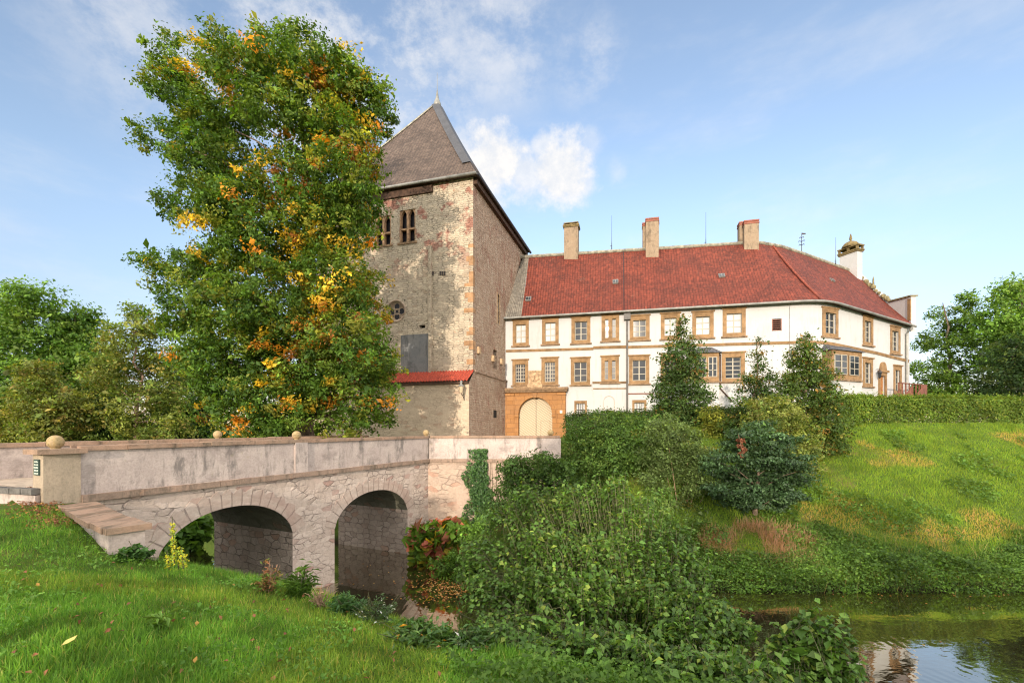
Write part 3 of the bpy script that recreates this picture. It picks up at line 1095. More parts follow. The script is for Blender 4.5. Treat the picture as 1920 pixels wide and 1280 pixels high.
m.build('cap', M['zinc'], lan)

# ---------------------------------------------------------------- white manor
A = np.array([-.75, 43.05])
Cc = np.array([24.75, 36.7])
E = np.array([37.7, 43.5])
d1 = (Cc - A) / np.linalg.norm(Cc - A)
d2 = (E - Cc) / np.linalg.norm(E - Cc)
pts = [A - d1 * 2.2]
RB = 1.8
for t in np.linspace(0, 1, 9):
    pts.append((1 - t) ** 2 * (Cc - RB * d1) + 2 * t * (1 - t) * Cc + t * t * (Cc + RB * d2))
pts.append(E)
PATH = np.array(pts)
CUM = np.concatenate([[0], np.cumsum(np.linalg.norm(np.diff(PATH, axis=0), axis=1))])
UE = CUM[-1]
UC = CUM[5]


def path_nrm(u):
    e = 0.4
    a = np.array([np.interp(u - e, CUM, PATH[:, k]) for k in (0, 1)])
    b = np.array([np.interp(u + e, CUM, PATH[:, k]) for k in (0, 1)])
    if u < e or u > UE - e:
        a = np.array([np.interp(np.clip(u - e, 0, UE), CUM, PATH[:, k]) for k in (0, 1)])
        b = np.array([np.interp(np.clip(u + e, 0, UE), CUM, PATH[:, k]) for k in (0, 1)])
    t = (b - a) / np.linalg.norm(b - a)
    return np.array([t[1], -t[0]])


def PM(u, z, d):
    p = np.array([np.interp(u, CUM, PATH[:, k]) for k in (0, 1)])
    if u > UE:
        p = E + (u - UE) * d2
    p = p + d * path_nrm(u)
    return np.array([p[0], p[1], z])


def mu(px):
    k = (px - CX) / F
    f = PATH[:, 0] - k * PATH[:, 1]
    for i in range(len(f) - 1):
        if f[i] <= 0 <= f[i + 1]:
            return CUM[i] + (CUM[i + 1] - CUM[i]) * (-f[i]) / (f[i + 1] - f[i])
    return UE if k > 0.5 else 0


def mz(u, py):
    return (HY - py) / F * PM(u, 0, 0)[1]


EAVE = np.array([(0, 10.15), (UC, 10.1), (UE, 9.5)])


def ztop(u):
    return float(np.interp(u, EAVE[:, 0], EAVE[:, 1]))


manor = thing('manor_house', (12, 40, -.5), 'long white castle wing with red tiled roof, sandstone windows and an orange sandstone gateway', 'house')
# (x0, x1, y0, y1, columns, rows, kind)
WIN = [
    (961.5, 991.5, 601, 648, 2, 3, 'w'), (1016.5, 1047.5, 597, 645, 2, 3, 'w'), (1071.5, 1107, 595, 643, 2, 3, 'd'), (1128, 1161, 590, 639, 2, 3, 'm'),
    (1180.5, 1218, 592, 637, 2, 3, 'd'), (1239, 1275, 588, 635, 2, 3, 'w'), (1298, 1338, 585, 633, 2, 3, 'w'), (1355, 1398, 579, 630, 2, 3, 'w'),
    (1541.5, 1571, 578, 631, 2, 3, 'd'), (1617.5, 1636.5, 594, 647, 2, 4, 'd'), (1669, 1687.5, 613, 663, 2, 4, 'd'),
    (961, 990.5, 675, 722, 4, 5, 'k'), (1015.5, 1047, 671, 721, 4, 5, 'k'), (1070.5, 1106.5, 671, 721, 2, 3, 'd'), (1127.5, 1160.5, 668, 717, 2, 3, 'm'),
    (1179.5, 1217.5, 667, 719, 2, 3, 'd'), (1239, 1275, 664, 717, 2, 3, 'd'), (1353, 1396.5, 661, 715, 2, 5, 'd'),
    (1617.5, 1636, 672, 724, 2, 4, 'd'), (1675, 1690, 686, 738, 2, 3, 'd'),
    (1077, 1100.5, 751, 782, 3, 2, 'b'), (1185.5, 1212, 749.5, 780, 3, 2, 'b'),
]
holes, wrec = [], []
for w in WIN:
    ua, ub = mu(w[0]), mu(w[1])
    um_ = (ua + ub) / 2
    z0, z1 = mz(um_, w[3]), mz(um_, w[2])
    W_ = ub - ua
    fw = 0.17 if w[6] == 'b' else min(0.30, W_ * 0.19)
    zi0 = z0 + (0.26 if w[6] != 'b' else 0.1)
    zi1 = z1 - (0.38 if w[6] != 'b' else 0.24)
    h = [ua + fw, ub - fw, zi0, zi1]
    holes.append(h)
    wrec.append((w, ua, ub, z0, z1, h))
vent = [mu(1449), mu(1464), mz(mu(1456), 620), mz(mu(1456), 597.5)]
holes.append(vent)
# gate opening kept clear behind the portal
gu0, gu1 = mu(973), mu(1036.5)
gz_top = mz((gu0 + gu1) / 2, 745)
holes.append([gu0 - .2, gu1 + .2, -1.7, gz_top + .1])
du0, du1 = mu(1648.5), mu(1659)
dz0, dz1 = mz(du0, 741) - .3, mz(du0, 700)
holes.append([du0, du1, dz0, dz1])
mb = MB()
wall_holes(mb, PM, list(CUM), [-1.8], holes, ztop, 0.3)
# rear and end walls
rear = [PM(0, 0, -11), PM(UC, 0, -11), PM(UE, 0, -8)]
def lift(p, z):
    return (p[0], p[1], z)
for a, b in zip(rear[:-1], rear[1:]):
    mb.quad(lift(a, -1.8), lift(b, -1.8), lift(b, 10), lift(a, 10))
mb.quad(PM(UE, -1.8, 0), lift(rear[2], -1.8), lift(rear[2], 9.5), PM(UE, 9.5, 0))
mb.quad(PM(0, -1.8, 0), lift(rear[0], -1.8), lift(rear[0], 10), PM(0, 10, 0))
mb.build('wall', M['white'], manor)


def make_window(w, ua, ub, z0, z1, h):
    kind = w[6]
    m = MB()
    fr = .05
    a, b, c, d = h
    m.pbox(PM, ua, a, z0, z1, -.06, fr)
    m.pbox(PM, b, ub, z0, z1, -.06, fr)
    m.pbox(PM, a, b, d, z1, -.06, fr)
    m.pbox(PM, a, b, z0, c, -.06, fr)
    if kind == 'm':
        q = (a + b) / 2
        m.pbox(PM, q - .17, q + .17, c, d, -.16, fr - .01)
    if kind != 'b':
        m.pbox(PM, ua - .09, ub + .09, z1 - .003, z1 + .10, -.05, fr + .09)
    win = m.build('window', M['surround'], manor)
    if kind != 'b':
        m = MB()
        m.pbox(PM, ua - .12, ub + .12, z0 - .13, z0 - .0, -.05, fr + .11)
        m.build('sill', M['sill'], win)
    m = MB()
    bar = .045
    sd0, sd1 = -.2, -.14
    m.pbox(PM, a, a + bar, c, d, sd0, sd1)
    m.pbox(PM, b - bar, b, c, d, sd0, sd1)
    m.pbox(PM, a + bar, b - bar, c, c + bar + .02, sd0, sd1)
    m.pbox(PM, a + bar, b - bar, d - bar, d, sd0, sd1)
    nx, ny = w[4], w[5]
    for i in range(1, nx):
        q = a + (b - a) * i / nx
        bw = .045 if i * 2 == nx else .022
        if kind == 'm':
            continue
        m.pbox(PM, q - bw, q + bw, c + .05, d - .04, sd0 + .005, sd1 + (.012 if i * 2 == nx else -.008))
    for j in range(1, ny):
        q = c + (d - c) * j / ny
        m.pbox(PM, a + .04, b - .04, q - .03, q + .03, sd0 + .012, sd1 - .01)
    m.build('sash', M['sash'], win)
    m = MB()
    pd = -.185
    m.quad(PM(a, c, pd), PM(b, c, pd), PM(b, d, pd), PM(a, d, pd))
    m.build('pane', M[{'w': 'pane_white', 'd': 'pane_dark', 'k': 'pane_black', 'm': 'pane_black', 'b': 'pane_white'}[kind]], win)
    if kind == 'b':
        m = MB()
        for i in range(1, 4):
            q = a + (b - a) * i / 4
            m.tube([PM(q, c, -.02), PM(q, d, -.02)], .02, 5)
        m.tube([PM(a, (c + d) / 2, -.02), PM(b, (c + d) / 2, -.02)], .02, 5)
        m.build('iron_grille', M['bars'], win)
    if kind == 'm' and w[2] < 600:
        m = MB()
        m.quad(PM(a + .05, c + .05, -.17), PM((a + b) / 2 - .17, c + .05, -.17), PM((a + b) / 2 - .17, d - .05, -.17), PM(a + .05, d - .05, -.17))
        m.build('blind', M['pane_white'], win)


for r in wrec:
    make_window(*r)
# slatted vent opening
m = MB()
a, b, c, d = vent
for j in range(6):
    z = c + (d - c) * (j + .5) / 6
    m.pbox(PM, a, b, z - .03, z + .02, -.2, -.05)
m.pbox(PM, a - .06, a, c, d, -.1, .02)
m.pbox(PM, b, b + .06, c, d, -.1, .02)
vt = m.build('vent_opening', M['wood_red'], manor)
m = MB()
m.quad(PM(a, c, -.26), PM(b, c, -.26), PM(b, d, -.26), PM(a, d, -.26))
m.build('dark_backing', M['dark_hole'], vt)


# string courses
def band(name, pix, th, d, mat):
    us_, zc = [], []
    for px, py in pix:
        u = mu(px)
        us_.append(u)
        zc.append(mz(u, py))
    m = MB()
    uu = [us_[0]] + [u for u in CUM if us_[0] < u < us_[-1]] + [us_[-1]]
    uu = sorted(set(list(uu) + us_))
    for a, b in zip(uu[:-1], uu[1:]):
        za, zb = np.interp(a, us_, zc), np.interp(b, us_, zc)
        m.hexa([PM(a, za - th, -.02), PM(b, zb - th, -.02), PM(b, zb - th, d * .5), PM(a, za - th, d * .5)],
               [PM(a, za, -.02), PM(b, zb, -.02), PM(b, zb, d), PM(a, za, d)])
    m.build(name, M[mat], manor)


band('string_course', [(949, 656), (1112.5, 651.5)], .22, .1, 'surround')
band('string_course', [(1112.6, 649.5), (1175, 647.8)], .22, .18, 'surround')
band('string_course', [(1176, 648.5), (1300, 645), (1420, 641.5), (1535, 639.5), (1560, 642.5), (1640, 659), (1703, 675)], .22, .12, 'surround')
band('string_course', [(1111, 715.5), (1174, 715)], .16, .16, 'sill')
band('string_course', [(1112, 727.5), (1174, 727)], .1, .06, 'surround')
band('string_course', [(1177, 737), (1226, 736.5)], .1, .06, 'wood_red')
# blind niche
m = MB()
ua, ub = mu(1132), mu(1152)
zt = mz(ua, 742)
w_ = (ub - ua) / 2
ap = []
for k in range(13):
    an = math.pi * k / 12
    ap.append(PM((ua + ub) / 2 - w_ * math.cos(an), zt - w_ + w_ * math.sin(an), .02))
m.tube([PM(ua, 0.5, .02)] + ap + [PM(ub, 0.5, .02)], .035, 5)
m.build('blind_arch', simple('arch_moulding', (0.5, 0.42, 0.36), 0.9, 0.1), manor)

# sandstone gateway
pu0, pu1 = mu(949.5), mu(1061)
pz1 = mz(pu1, 734)
gc = (gu0 + gu1) / 2
gr = (gu1 - gu0) / 2
m = MB()
D0, D1 = -.05, .3
def arch_z(u):
    x = (u - gc) / gr
    return gz_top - gr * 1.0 + gr * math.sqrt(max(0, 1 - x * x)) * 1.0
m.pbox(PM, pu0, gu0, -1.7, pz1, D0, D1)
m.pbox(PM, gu1, pu1, -1.7, pz1, D0, D1)
uu = np.linspace(gu0, gu1, 25)
for a, b in zip(uu[:-1], uu[1:]):
    m.hexa([PM(a, arch_z(a), D0 - .3), PM(b, arch_z(b), D0 - .3), PM(b, arch_z(b), D1), PM(a, arch_z(a), D1)],
           [PM(a, pz1, D0 - .3), PM(b, pz1, D0 - .3), PM(b, pz1, D1), PM(a, pz1, D1)])
portal = m.build('gateway', M['sand'], manor)
for (a, b) in ((pu0, mu(965.5)), (mu(1047), pu1 + .02)):
    m = MB()
    m.pbox(PM, a, b, -1.7, pz1 - .3, D1, D1 + .12)
    m.pbox(PM, a - .04, b + .04, pz1 - .3, pz1 - .12, D1, D1 + .17)
    m.build('pilaster', M['sand'], portal)
m = MB()
n = 24
for k in range(n):
    a0, a1 = math.pi * k / n, math.pi * (k + 1) / n
    def rp(a, r, d):
        return PM(gc - r * math.cos(a), gz_top - gr + r * math.sin(a), d)
    m.hexa([rp(a0, gr, D1), rp(a1, gr, D1), rp(a1, gr, D1 + .06), rp(a0, gr, D1 + .06)],
           [rp(a0, gr + .32, D1), rp(a1, gr + .32, D1), rp(a1, gr + .32, D1 + .09), rp(a0, gr + .32, D1 + .09)])
zs = gz_top - gr
m.pbox(PM, gu0 - .34, gu0 + .04, zs - .2, zs, D1, D1 + .12)
m.pbox(PM, gu1 - .04, gu1 + .34, zs - .2, zs, D1, D1 + .12)
m.hexa([PM(gc - .13, gz_top - .05, D1), PM(gc + .13, gz_top - .05, D1), PM(gc + .13, gz_top - .05, D1 + .15), PM(gc - .13, gz_top - .05, D1 + .15)],
       [PM(gc - .2, pz1 - .1, D1), PM(gc + .2, pz1 - .1, D1), PM(gc + .2, pz1 - .1, D1 + .2), PM(gc - .2, pz1 - .1, D1 + .2)])
m.build('archivolt', M['sand'], portal)
m = MB()
m.pbox(PM, pu0, pu1 + .16, pz1 - .02, pz1 + .16, -.02, D1 + .25)
m.pbox(PM, pu0, pu1 + .24, pz1 + .16, pz1 + .38, -.02, D1 + .36)
m.build('cornice', M['sill'], portal)
m = MB()
m.pbox(PM, mu(1051), mu(1055.5), mz(gu1, 774.5), mz(gu1, 769.5), D1 + .12, D1 + .15)
m.build('notice', M['letter'], portal)
for (a, b, nm) in ((gu0, gc - .02, 1), (gc + .02, gu1, 2)):
    m = MB()
    uu = np.linspace(a, b, 13)
    V = [PM(a, -1.65, -.18), PM(b, -1.65, -.18)] + [PM(u, arch_z(u), -.18) for u in uu[::-1]]
    m.add(V, [tuple(range(len(V)))])
    uvs = [(((u - gc) if nm == 1 else (gc - u)) * (1 if nm == 1 else -1), z) for u, z in [(a, -1.65), (b, -1.65)] + [(u, arch_z(u)) for u in uu[::-1]]]
    dl = m.build('gate_leaf', M['door'], manor, False, uvs)
    if nm == 2:
        q = MB()
        wa, wb, wzt = mu(1013.5), mu(1030.5), mz(gc, 789)
        q.tube([PM(wa, -1.6, -.175), PM(wa, wzt, -.175), PM(wb, wzt, -.175), PM(wb, -1.6, -.175)], .012, 4)
        q.build('wicket_outline', M['sill'], dl)
# aprons and relief between the two gate windows
for (x0, x1) in ((962, 990), (1016.5, 1046)):
    m = MB()
    ua, ub = mu(x0), mu(x1)
    m.pbox(PM, ua, ub, pz1 + .37, mz(ua, 722) - .13, -.02, .06)
    m.pbox(PM, ua + .1, ua + .2, pz1 + .37, mz(ua, 722) - .13, .06, .1)
    m.pbox(PM, ub - .2, ub - .1, pz1 + .37, mz(ua, 722) - .13, .06, .1)
    if x0 < 970:      # four worn numerals 1 5 5 4 read on the left apron, raised
        cur = bpy.data.curves.new('carving', 'FONT')
        cur.body = '1 5 5 4'
        cur.size = .42
        cur.extrude = .02
        tmp = bpy.data.objects.new('carving', cur)
        COL.objects.link(tmp)
        dg = bpy.context.evaluated_depsgraph_get()
        me = bpy.data.meshes.new_from_object(tmp.evaluated_get(dg))
        vs = np.empty(len(me.vertices) * 3)
        me.vertices.foreach_get('co', vs)
        vs = vs.reshape(-1, 3)
        wdt = vs[:, 0].max()
        vv = [PM(ua + .28 + (ub - ua - .56) * v[0] / wdt, pz1 + .52 + v[1], .07 + v[2]) for v in vs]
        fc = [tuple(p.vertices) for p in me.polygons]
        bpy.data.objects.remove(tmp)
        carve = (vv, fc)
    ap_ = m.build('window_apron', M['relief'], manor)
    if x0 < 970:
        link_mesh('carved_numerals', carve[0], carve[1], M['sill'], ap_)
m = MB()
ua, ub = mu(991.5), mu(1015.5)
za, zb = pz1 + .75, mz(ua, 695.5)
m.pbox(PM, ua, ub, za, zb, -.02, .1)
m.pbox(PM, ua - .1, ub + .1, pz1 + .38, pz1 + .75, -.02, .22)
m.pbox(PM, ua, ub, zb - .12, zb + .03, .1, .16)
m.pbox(PM, ua, ua + .13, za, zb - .12, .1, .15)
m.pbox(PM, ub - .13, ub, za, zb - .12, .1, .15)
for q in (0.34, 0.66):        # two carved shields
    c0 = ua + (ub - ua) * q
    sh = [(-.19, .35), (.19, .35), (.19, 0), (.1, -.2), (0, -.28), (-.1, -.2), (-.19, 0)]
    zc_ = (za + zb) / 2 - .08
    k = [PM(c0 + x, zc_ + y, .1) for x, y in sh]
    k2 = [PM(c0 + x * .8, zc_ + y * .8, .17) for x, y in sh]
    nn = len(sh)
    m.add(k + k2, [tuple(range(nn, 2 * nn))] + [(i, (i + 1) % nn, nn + (i + 1) % nn, nn + i) for i in range(nn)])
m.build('carved_relief', M['relief'], manor)


# oriels with slate roofs
def oriel(x0, x1, ytop, yroof, ybot, wins, out):
    ua, ub = mu(x0), mu(x1)
    um_ = (ua + ub) / 2
    zr, zt, zb = mz(um_, ytop), mz(um_, yroof), mz(um_, ybot)
    m = MB()
    m.pbox(PM, ua, ub, zb, zt, -.05, out)
    o = m.build('oriel', M['surround'], manor)
    m = MB()
    m.pbox(PM, ua - .02, ub + .02, 0, zb, -.05, out * .96)
    m.build('oriel_base', M['white'], o)
    m = MB()
    e = .22
    m.add([PM(ua - e, zt, -.02), PM(ub + e, zt, -.02), PM(ub + e, zt, out + e), PM(ua - e, zt, out + e), PM(ua + .25, zr, -.02), PM(ub - .45, zr, -.02)],
          [(3, 2, 5, 4), (2, 1, 5), (0, 3, 4), (0, 1, 2, 3)])
    m.build('oriel_roof', M['slate'], o)
    for (fa, fb) in wins:
        a, b = ua + (ub - ua) * fa, ua + (ub - ua) * fb
        q = MB()
        z0, z1 = zb + .35, zt - .35
        q.pbox(PM, a, a + .06, z0, z1, out - .05, out + .012)
        q.pbox(PM, b - .06, b, z0, z1, out - .05, out + .012)
        q.pbox(PM, (a + b) / 2 - .04, (a + b) / 2 + .04, z0, z1, out - .05, out + .014)
        for j in range(0, 4):
            zz = z0 + (z1 - z0 - .05) * j / 3
            q.pbox(PM, a + .06, b - .06, zz, zz + .05, out - .05, out + .01)
        w = q.build('oriel_window', M['sash'], o)
        q = MB()
        q.quad(PM(a, z0, out + .004), PM(b, z0, out + .004), PM(b, z1, out + .004), PM(a, z1, out + .004))
        q.build('pane', M['pane_dark'], w)
    m = MB()
    m.pbox(PM, ua - .08, ub + .08, zb - .14, zb, -.02, out + .1)
    m.build('oriel_sill', M['sill'], o)


oriel(1302, 1345, 651, 664, 716, ((.08, .46), (.54, .92)), .75)
oriel(1541, 1592, 647, 661, 713, ((.05, .40), (.50, .88)), .95)
w = (1598, 1607.5, 669, 720, 2, 4, 'd')
ua, ub = mu(1594), mu(1608)
make_window(w, ua, ub, mz(ub, 721), mz(ub, 670), [ua + .15, ub - .25, mz(ub, 721) + .26, mz(ub, 670) - .36])

# side door with pediment
m = MB()
ua, ub = mu(1646.5), mu(1661)
m.pbox(PM, ua, du0, dz0, dz1 + .12, -.05, .1)
m.pbox(PM, du1, ub, dz0, dz1 + .12, -.05, .1)
m.pbox(PM, du0, du1, dz1 - .2, dz1 + .12, -.05, .1)
m.pbox(PM, ua - .08, ub + .08, dz1 + .12, dz1 + .3, -.05, .25)
cu = (ua + ub) / 2
hw = (ub - ua) / 2
for k in range(8):
    x0, x1 = -1 + 2 * k / 8, -1 + 2 * (k + 1) / 8
    h0, h1 = .75 * math.sqrt(max(0, 1 - x0 * x0)), .75 * math.sqrt(max(0, 1 - x1 * x1))
    m.hexa([PM(cu + x0 * hw * .8, dz1 + .3, -.02), PM(cu + x1 * hw * .8, dz1 + .3, -.02), PM(cu + x1 * hw * .8, dz1 + .3, .16), PM(cu + x0 * hw * .8, dz1 + .3, .16)],
           [PM(cu + x0 * hw * .8, dz1 + .3 + h0, -.02), PM(cu + x1 * hw * .8, dz1 + .3 + h1, -.02), PM(cu + x1 * hw * .8, dz1 + .3 + h1, .16), PM(cu + x0 * hw * .8, dz1 + .3 + h0, .16)])
sd = m.build('door_frame', M['surround'], manor)
m = MB()
m.quad(PM(du0, dz0, -.15), PM(du1, dz0, -.15), PM(du1, dz1 - .2, -.15), PM(du0, dz1 - .2, -.15))
for f in (.2, .5, .8):
    q = du0 + (du1 - du0) * f
    m.pbox(PM, q - .05, q + .05, dz0, dz1 - .25, -.15, -.11)
m.build('door', M['door_brown'], sd)

# roof of the manor
RIDGE = [W(975, 483, 48.2), W(985, 482, 48.1), W(1420, 455, 44.4), W(1465, 463, 45.6), W(1510, 478, 47.2), W(1605, 512, 51.0)]
RU = [0, mu(972), UC - 3.2, UC - .6, UC + 3.0, UE]
RIDGE = np.array(RIDGE)


def rp(u):
    return np.array([np.interp(u, RU, RIDGE[:, k]) for k in range(3)])


def ep(u):
    p = PM(min(u, UE), ztop(u), .42)
    p[2] -= .05
    return p


def roof_sheet(u0, u1, nu, nv=10, lift_=0.0):
    rows = []
    for v in range(nv + 1):
        f = v / nv
        r = []
        for u in np.linspace(u0, u1, nu):
            p = ep(u) * (1 - f) + rp(u) * f
            sag = -.22 * math.sin(math.pi * f) + .09 * (vnoise(u, f * 8, 3.0, 9) - .5) * (0 < v < nv)
            p = p + np.array([0, 0, sag + lift_])
            r.append(p)
        rows.append(r)
    uvs = []
    for v, r in enumerate(rows):
        s = 0
        for i, p in enumerate(r):
            u = np.linspace(u0, u1, nu)[i]
            uvs.append((u, v / nv * 10.2))
    return rows, uvs


ug = mu(979)
rows, uvs = roof_sheet(ug, UE, 90, 12)
m = MB()
m.grid(rows)
roof = m.build('roof', M['red_tile'], manor, True, uvs)
rows, uvs = roof_sheet(mu(946) - .3, ug, 8, 12, .03)
m = MB()
m.grid(rows)
m.build('grey_tile_strip', M['grey_tile'], roof, True, uvs)
m = MB()
uu = np.linspace(0, UE, 40)
back_e = [np.array([*(2 * rp(u)[:2] - ep(u)[:2]), 10.0]) for u in uu]
m.grid([[rp(u) for u in uu], back_e])
m.build('rear_slope', M['red_tile'], roof)
# ridge cap
m = MB()
m.tube([rp(u) + np.array([0, 0, .02]) for u in np.linspace(0.2, UE, 60)], .2, 8)
m.build('ridge_cap', M['ridge'], roof, True)
# hip fold line
m = MB()
m.tube([ep(UC) * (1 - f) + rp(UC - 1.6) * f + np.array([0, 0, -.22 * math.sin(math.pi * f) + .03]) for f in np.linspace(0, 1, 9)], .10, 6)
m.build('fold_tiles', simple('dark_red_ridge', (0.2, 0.05, 0.03), 0.8, 0.4, 4.0), roof, True)
# soffit and gutter
m = MB()
us_ = [u for u in np.linspace(mu(946), UE, 70)]
m.grid([[PM(u, ztop(u) - .06, 0) for u in us_], [PM(u, ztop(u) - .09, .42) for u in us_]])
m.build('soffit', M['wood_dark'], roof)
m = MB()
m.tube([PM(u, ztop(u) - .08, .5) for u in us_], .1, 8)
m.build('gutter', M['zinc'], manor, True)
# roof hatches, wire, patches
for px, py in ((991, 561.5), (1154, 529), (1353, 518), (1562, 526)):
    u = mu(px)
    best = min(np.linspace(0.05, .95, 181), key=lambda f: abs((HY - F * (ep(u) * (1 - f) + rp(u) * f)[2] / (ep(u) * (1 - f) + rp(u) * f)[1]) - py))
    for _ in range(6):
        p = ep(u) * (1 - best) + rp(u) * best + np.array([0, 0, -.22 * math.sin(math.pi * best)])
        u += (px - (CX + F * p[0] / p[1])) / F * p[1]
        best = min(np.linspace(0.05, .95, 181), key=lambda f: abs((HY - F * ((ep(u) * (1 - f) + rp(u) * f)[2] - .22 * math.sin(math.pi * f)) / (ep(u) * (1 - f) + rp(u) * f)[1]) - py))
    p = ep(u) * (1 - best) + rp(u) * best + np.array([0, 0, -.22 * math.sin(math.pi * best)])
    tu = ep(u + .3) - ep(u - .3)
    tu /= np.linalg.norm(tu)
    tv = rp(u) - ep(u)
    tv /= np.linalg.norm(tv)
    nn = np.cross(tu, tv)
    def PH(a, b, c, p=p, tu=tu, tv=tv, nn=nn):
        return p + a * tu + b * tv + c * nn
    m = MB()
    m.hexa([PH(-.26, -.3, -.05), PH(.26, -.3, -.05), PH(.26, .35, -.05), PH(-.26, .35, -.05)], [PH(-.26, -.3, .14), PH(.26, -.3, .14), PH(.26, .35, .1), PH(-.26, .35, .1)])
    h_ = m.build('roof_hatch', M['zinc'], roof)
    m = MB()
    for s_ in (-1, 1):
        m.hexa([PH(s_ * .12 - .09, -.22, .1), PH(s_ * .12 + .09, -.22, .1), PH(s_ * .12 + .09, .22, .1), PH(s_ * .12 - .09, .22, .1)],
               [PH(s_ * .12 - .09, -.22, .155), PH(s_ * .12 + .09, -.22, .155), PH(s_ * .12 + .09, .22, .14), PH(s_ * .12 - .09, .22, .14)])
    m.build('pane', M['pane_dark'], h_)
# downpipes
m = MB()
u = mu(1176)
m.tube([PM(u, ztop(u) - .8, .12), PM(u, -1.2, .12)], .09, 8)
m.pbox(PM, u - .28, u + .28, ztop(u) - .75, ztop(u) - .12, .02, .35)
m.build('downpipe', simple('weathered_pipe', (0.12, 0.11, 0.10), 0.6, 0.25), manor)
m = MB()
u = mu(1697)
m.tube([PM(u + .2, ztop(u) - .15, .5), PM(u + .1, ztop(u) - .5, .35), PM(u, ztop(u) - .8, .13), PM(u, 0, .13)], .1, 8)
m.build('downpipe', M['zinc'], manor)
m = MB()
u = mu(1350)
u2 = mu(1372)
m.tube([PM(u, mz(u, 664), .1), PM(u, mz(u, 728), .1), PM(u2, mz(u2, 752), .1)], .06, 6)
m.build('downpipe', M['wood_dark'], manor)
m = MB()
u = mu(1480)
m.tube([ep(u) + np.array([0, 0, .05]), PM(u, ztop(u) - .5, .03), PM(u, 1, .03)], .012, 4)
u = mu(1170)
m.tube([rp(u) * f + ep(u) * (1 - f) + np.array([0, 0, -.22 * math.sin(math.pi * f) + .04]) for f in np.linspace(0, 1, 8)], .025, 4)
m.build('lightning_wire', M['lead'], manor)


# chimneys
def chimney(stacks, Y, cap, part='chimney'):
    """stacks: (x0, x1, ytop, ybot, depth, dy)"""
    m, c = MB(), MB()
    ang = math.atan2(d1[1], d1[0])
    for (x0, x1, yt, yb, dep, dy) in stacks:
        p = W((x0 + x1) / 2, yb, Y + dy)
        ht = (yb - yt) / F * (Y + dy)
        w_ = (x1 - x0) / F * (Y + dy)
        m.box((p[0], p[1] + dep / 2, p[2] - .6), w_, dep, ht + .6 - .35, ang)
        zt = p[2] + ht - .35
        if cap != 'brick':
            c.box((p[0], p[1] + dep / 2, zt), w_ + .14, dep + .14, .12, ang)
            c.box((p[0], p[1] + dep / 2, zt + .12), w_ + .26, dep + .26, .13, ang)
            for sx in (-1, 0, 1):
                q = np.array([math.cos(ang), math.sin(ang)]) * sx * (w_ / 2 - .02)
                c.box((p[0] + q[0], p[1] + dep / 2 + q[1], zt + .25), .16, dep, .14, ang)
            c.box((p[0], p[1] + dep / 2, zt + .39), w_ + .1, dep + .1, .09, ang)
        else:
            c.box((p[0], p[1] + dep / 2, zt), w_ + .1, dep + .1, .1, ang)
            c.box((p[0], p[1] + dep / 2, zt + .1), w_ - .02, dep - .02, .12, ang)
            c.box((p[0], p[1] + dep / 2, zt + .22), w_ + .08, dep + .08, .13, ang)
    o = m.build(part, M['chim'], manor)
    c.build('chimney_cap', M[{'lichen': 'chim_cap', 'brick': 'brick'}[cap]], o)


chimney([(1060, 1086, 419, 483, 1.1, 0)], 46.8, 'lichen')
chimney([(1207, 1222, 417, 478, .8, .5), (1213, 1236, 408, 488, .7, -.5), (1220, 1237, 413, 480, .8, .6)], 45.6, 'brick')
chimney([(1389.5, 1404, 415, 460, .9, .5), (1399, 1424, 412, 466, .9, -.3)], 44.0, 'brick')
# white gable chimney with carved crest
m = MB()
pE, pR = ep(UE), rp(UE)
gdir = (pR[:2] - pE[:2]) / np.linalg.norm(pR[:2] - pE[:2])
gang = math.atan2(gdir[1], gdir[0])
p = W(1595, 512, 50.5)
wq = 34 / F * 50.5
m.box((p[0], p[1], p[2] - 1.0), .8, 1.9, 1.0 + 35 / F * 50.5, math.radians(20))
ch = m.build('chimney', M['white'], manor)
m = MB()
zt = p[2] + 35 / F * 50.5
for q, (ex, hh) in enumerate(((.2, .16), (.34, .12))):
    m.box((p[0], p[1], zt + q * .16), .8 + ex, 1.9 + ex, hh, math.radians(20))
for sx in (-.4, .4):
    for sy in (-.95, 0, .95):
        m.box((p[0] + sx * math.cos(.35) - sy * math.sin(.35), p[1] + sx * math.sin(.35) + sy * math.cos(.35), zt + .28), .16, .2, .35, .35)
m.box((p[0], p[1], zt + .63), 1.1, 2.2, .14, math.radians(20))
m.lathe((p[0], p[1], zt + .77), [(.85, 0), (.8, .2), (.62, .45), (.3, .62), (.1, .68), (.09, .8), (.15, .9), (.1, 1.2), (.05, 1.45), (.01, 1.5)], 10)
m.build('chimney_crest', M['chim_cap'], ch)


# gable parapet at the right end
def GP(px, py):
    """point of the gable plane seen at a pixel"""
    k = (px - CX) / F
    dx, dy = pR[:2] - pE[:2]
    t = (k * pE[1] - pE[0]) / (dx - k * dy)
    y = pE[1] + t * dy
    return W(px, py, y)
m = MB()
top = [(1708, 556), (1667, 567), (1661, 562), (1650, 552), (1640, 545), (1630, 536), (1620, 525), (1612, 517), (1606, 513)]
bot = [(1708, 622), (1667, 600), (1661, 594), (1650, 583), (1640, 572), (1630, 561), (1620, 548), (1612, 540), (1606, 535)]
gn = np.array([gdir[1], -gdir[0], 0]) * .45
for (a, b, c, d) in zip(top[:-1], top[1:], bot[:-1], bot[1:]):
    A_, B_, C_, D_ = GP(*a), GP(*b), GP(*c), GP(*d)
    m.hexa([C_, D_, D_ + gn, C_ + gn], [A_, B_, B_ + gn, A_ + gn])
gb = m.build('gable_parapet', M['white'], manor)
m = MB()
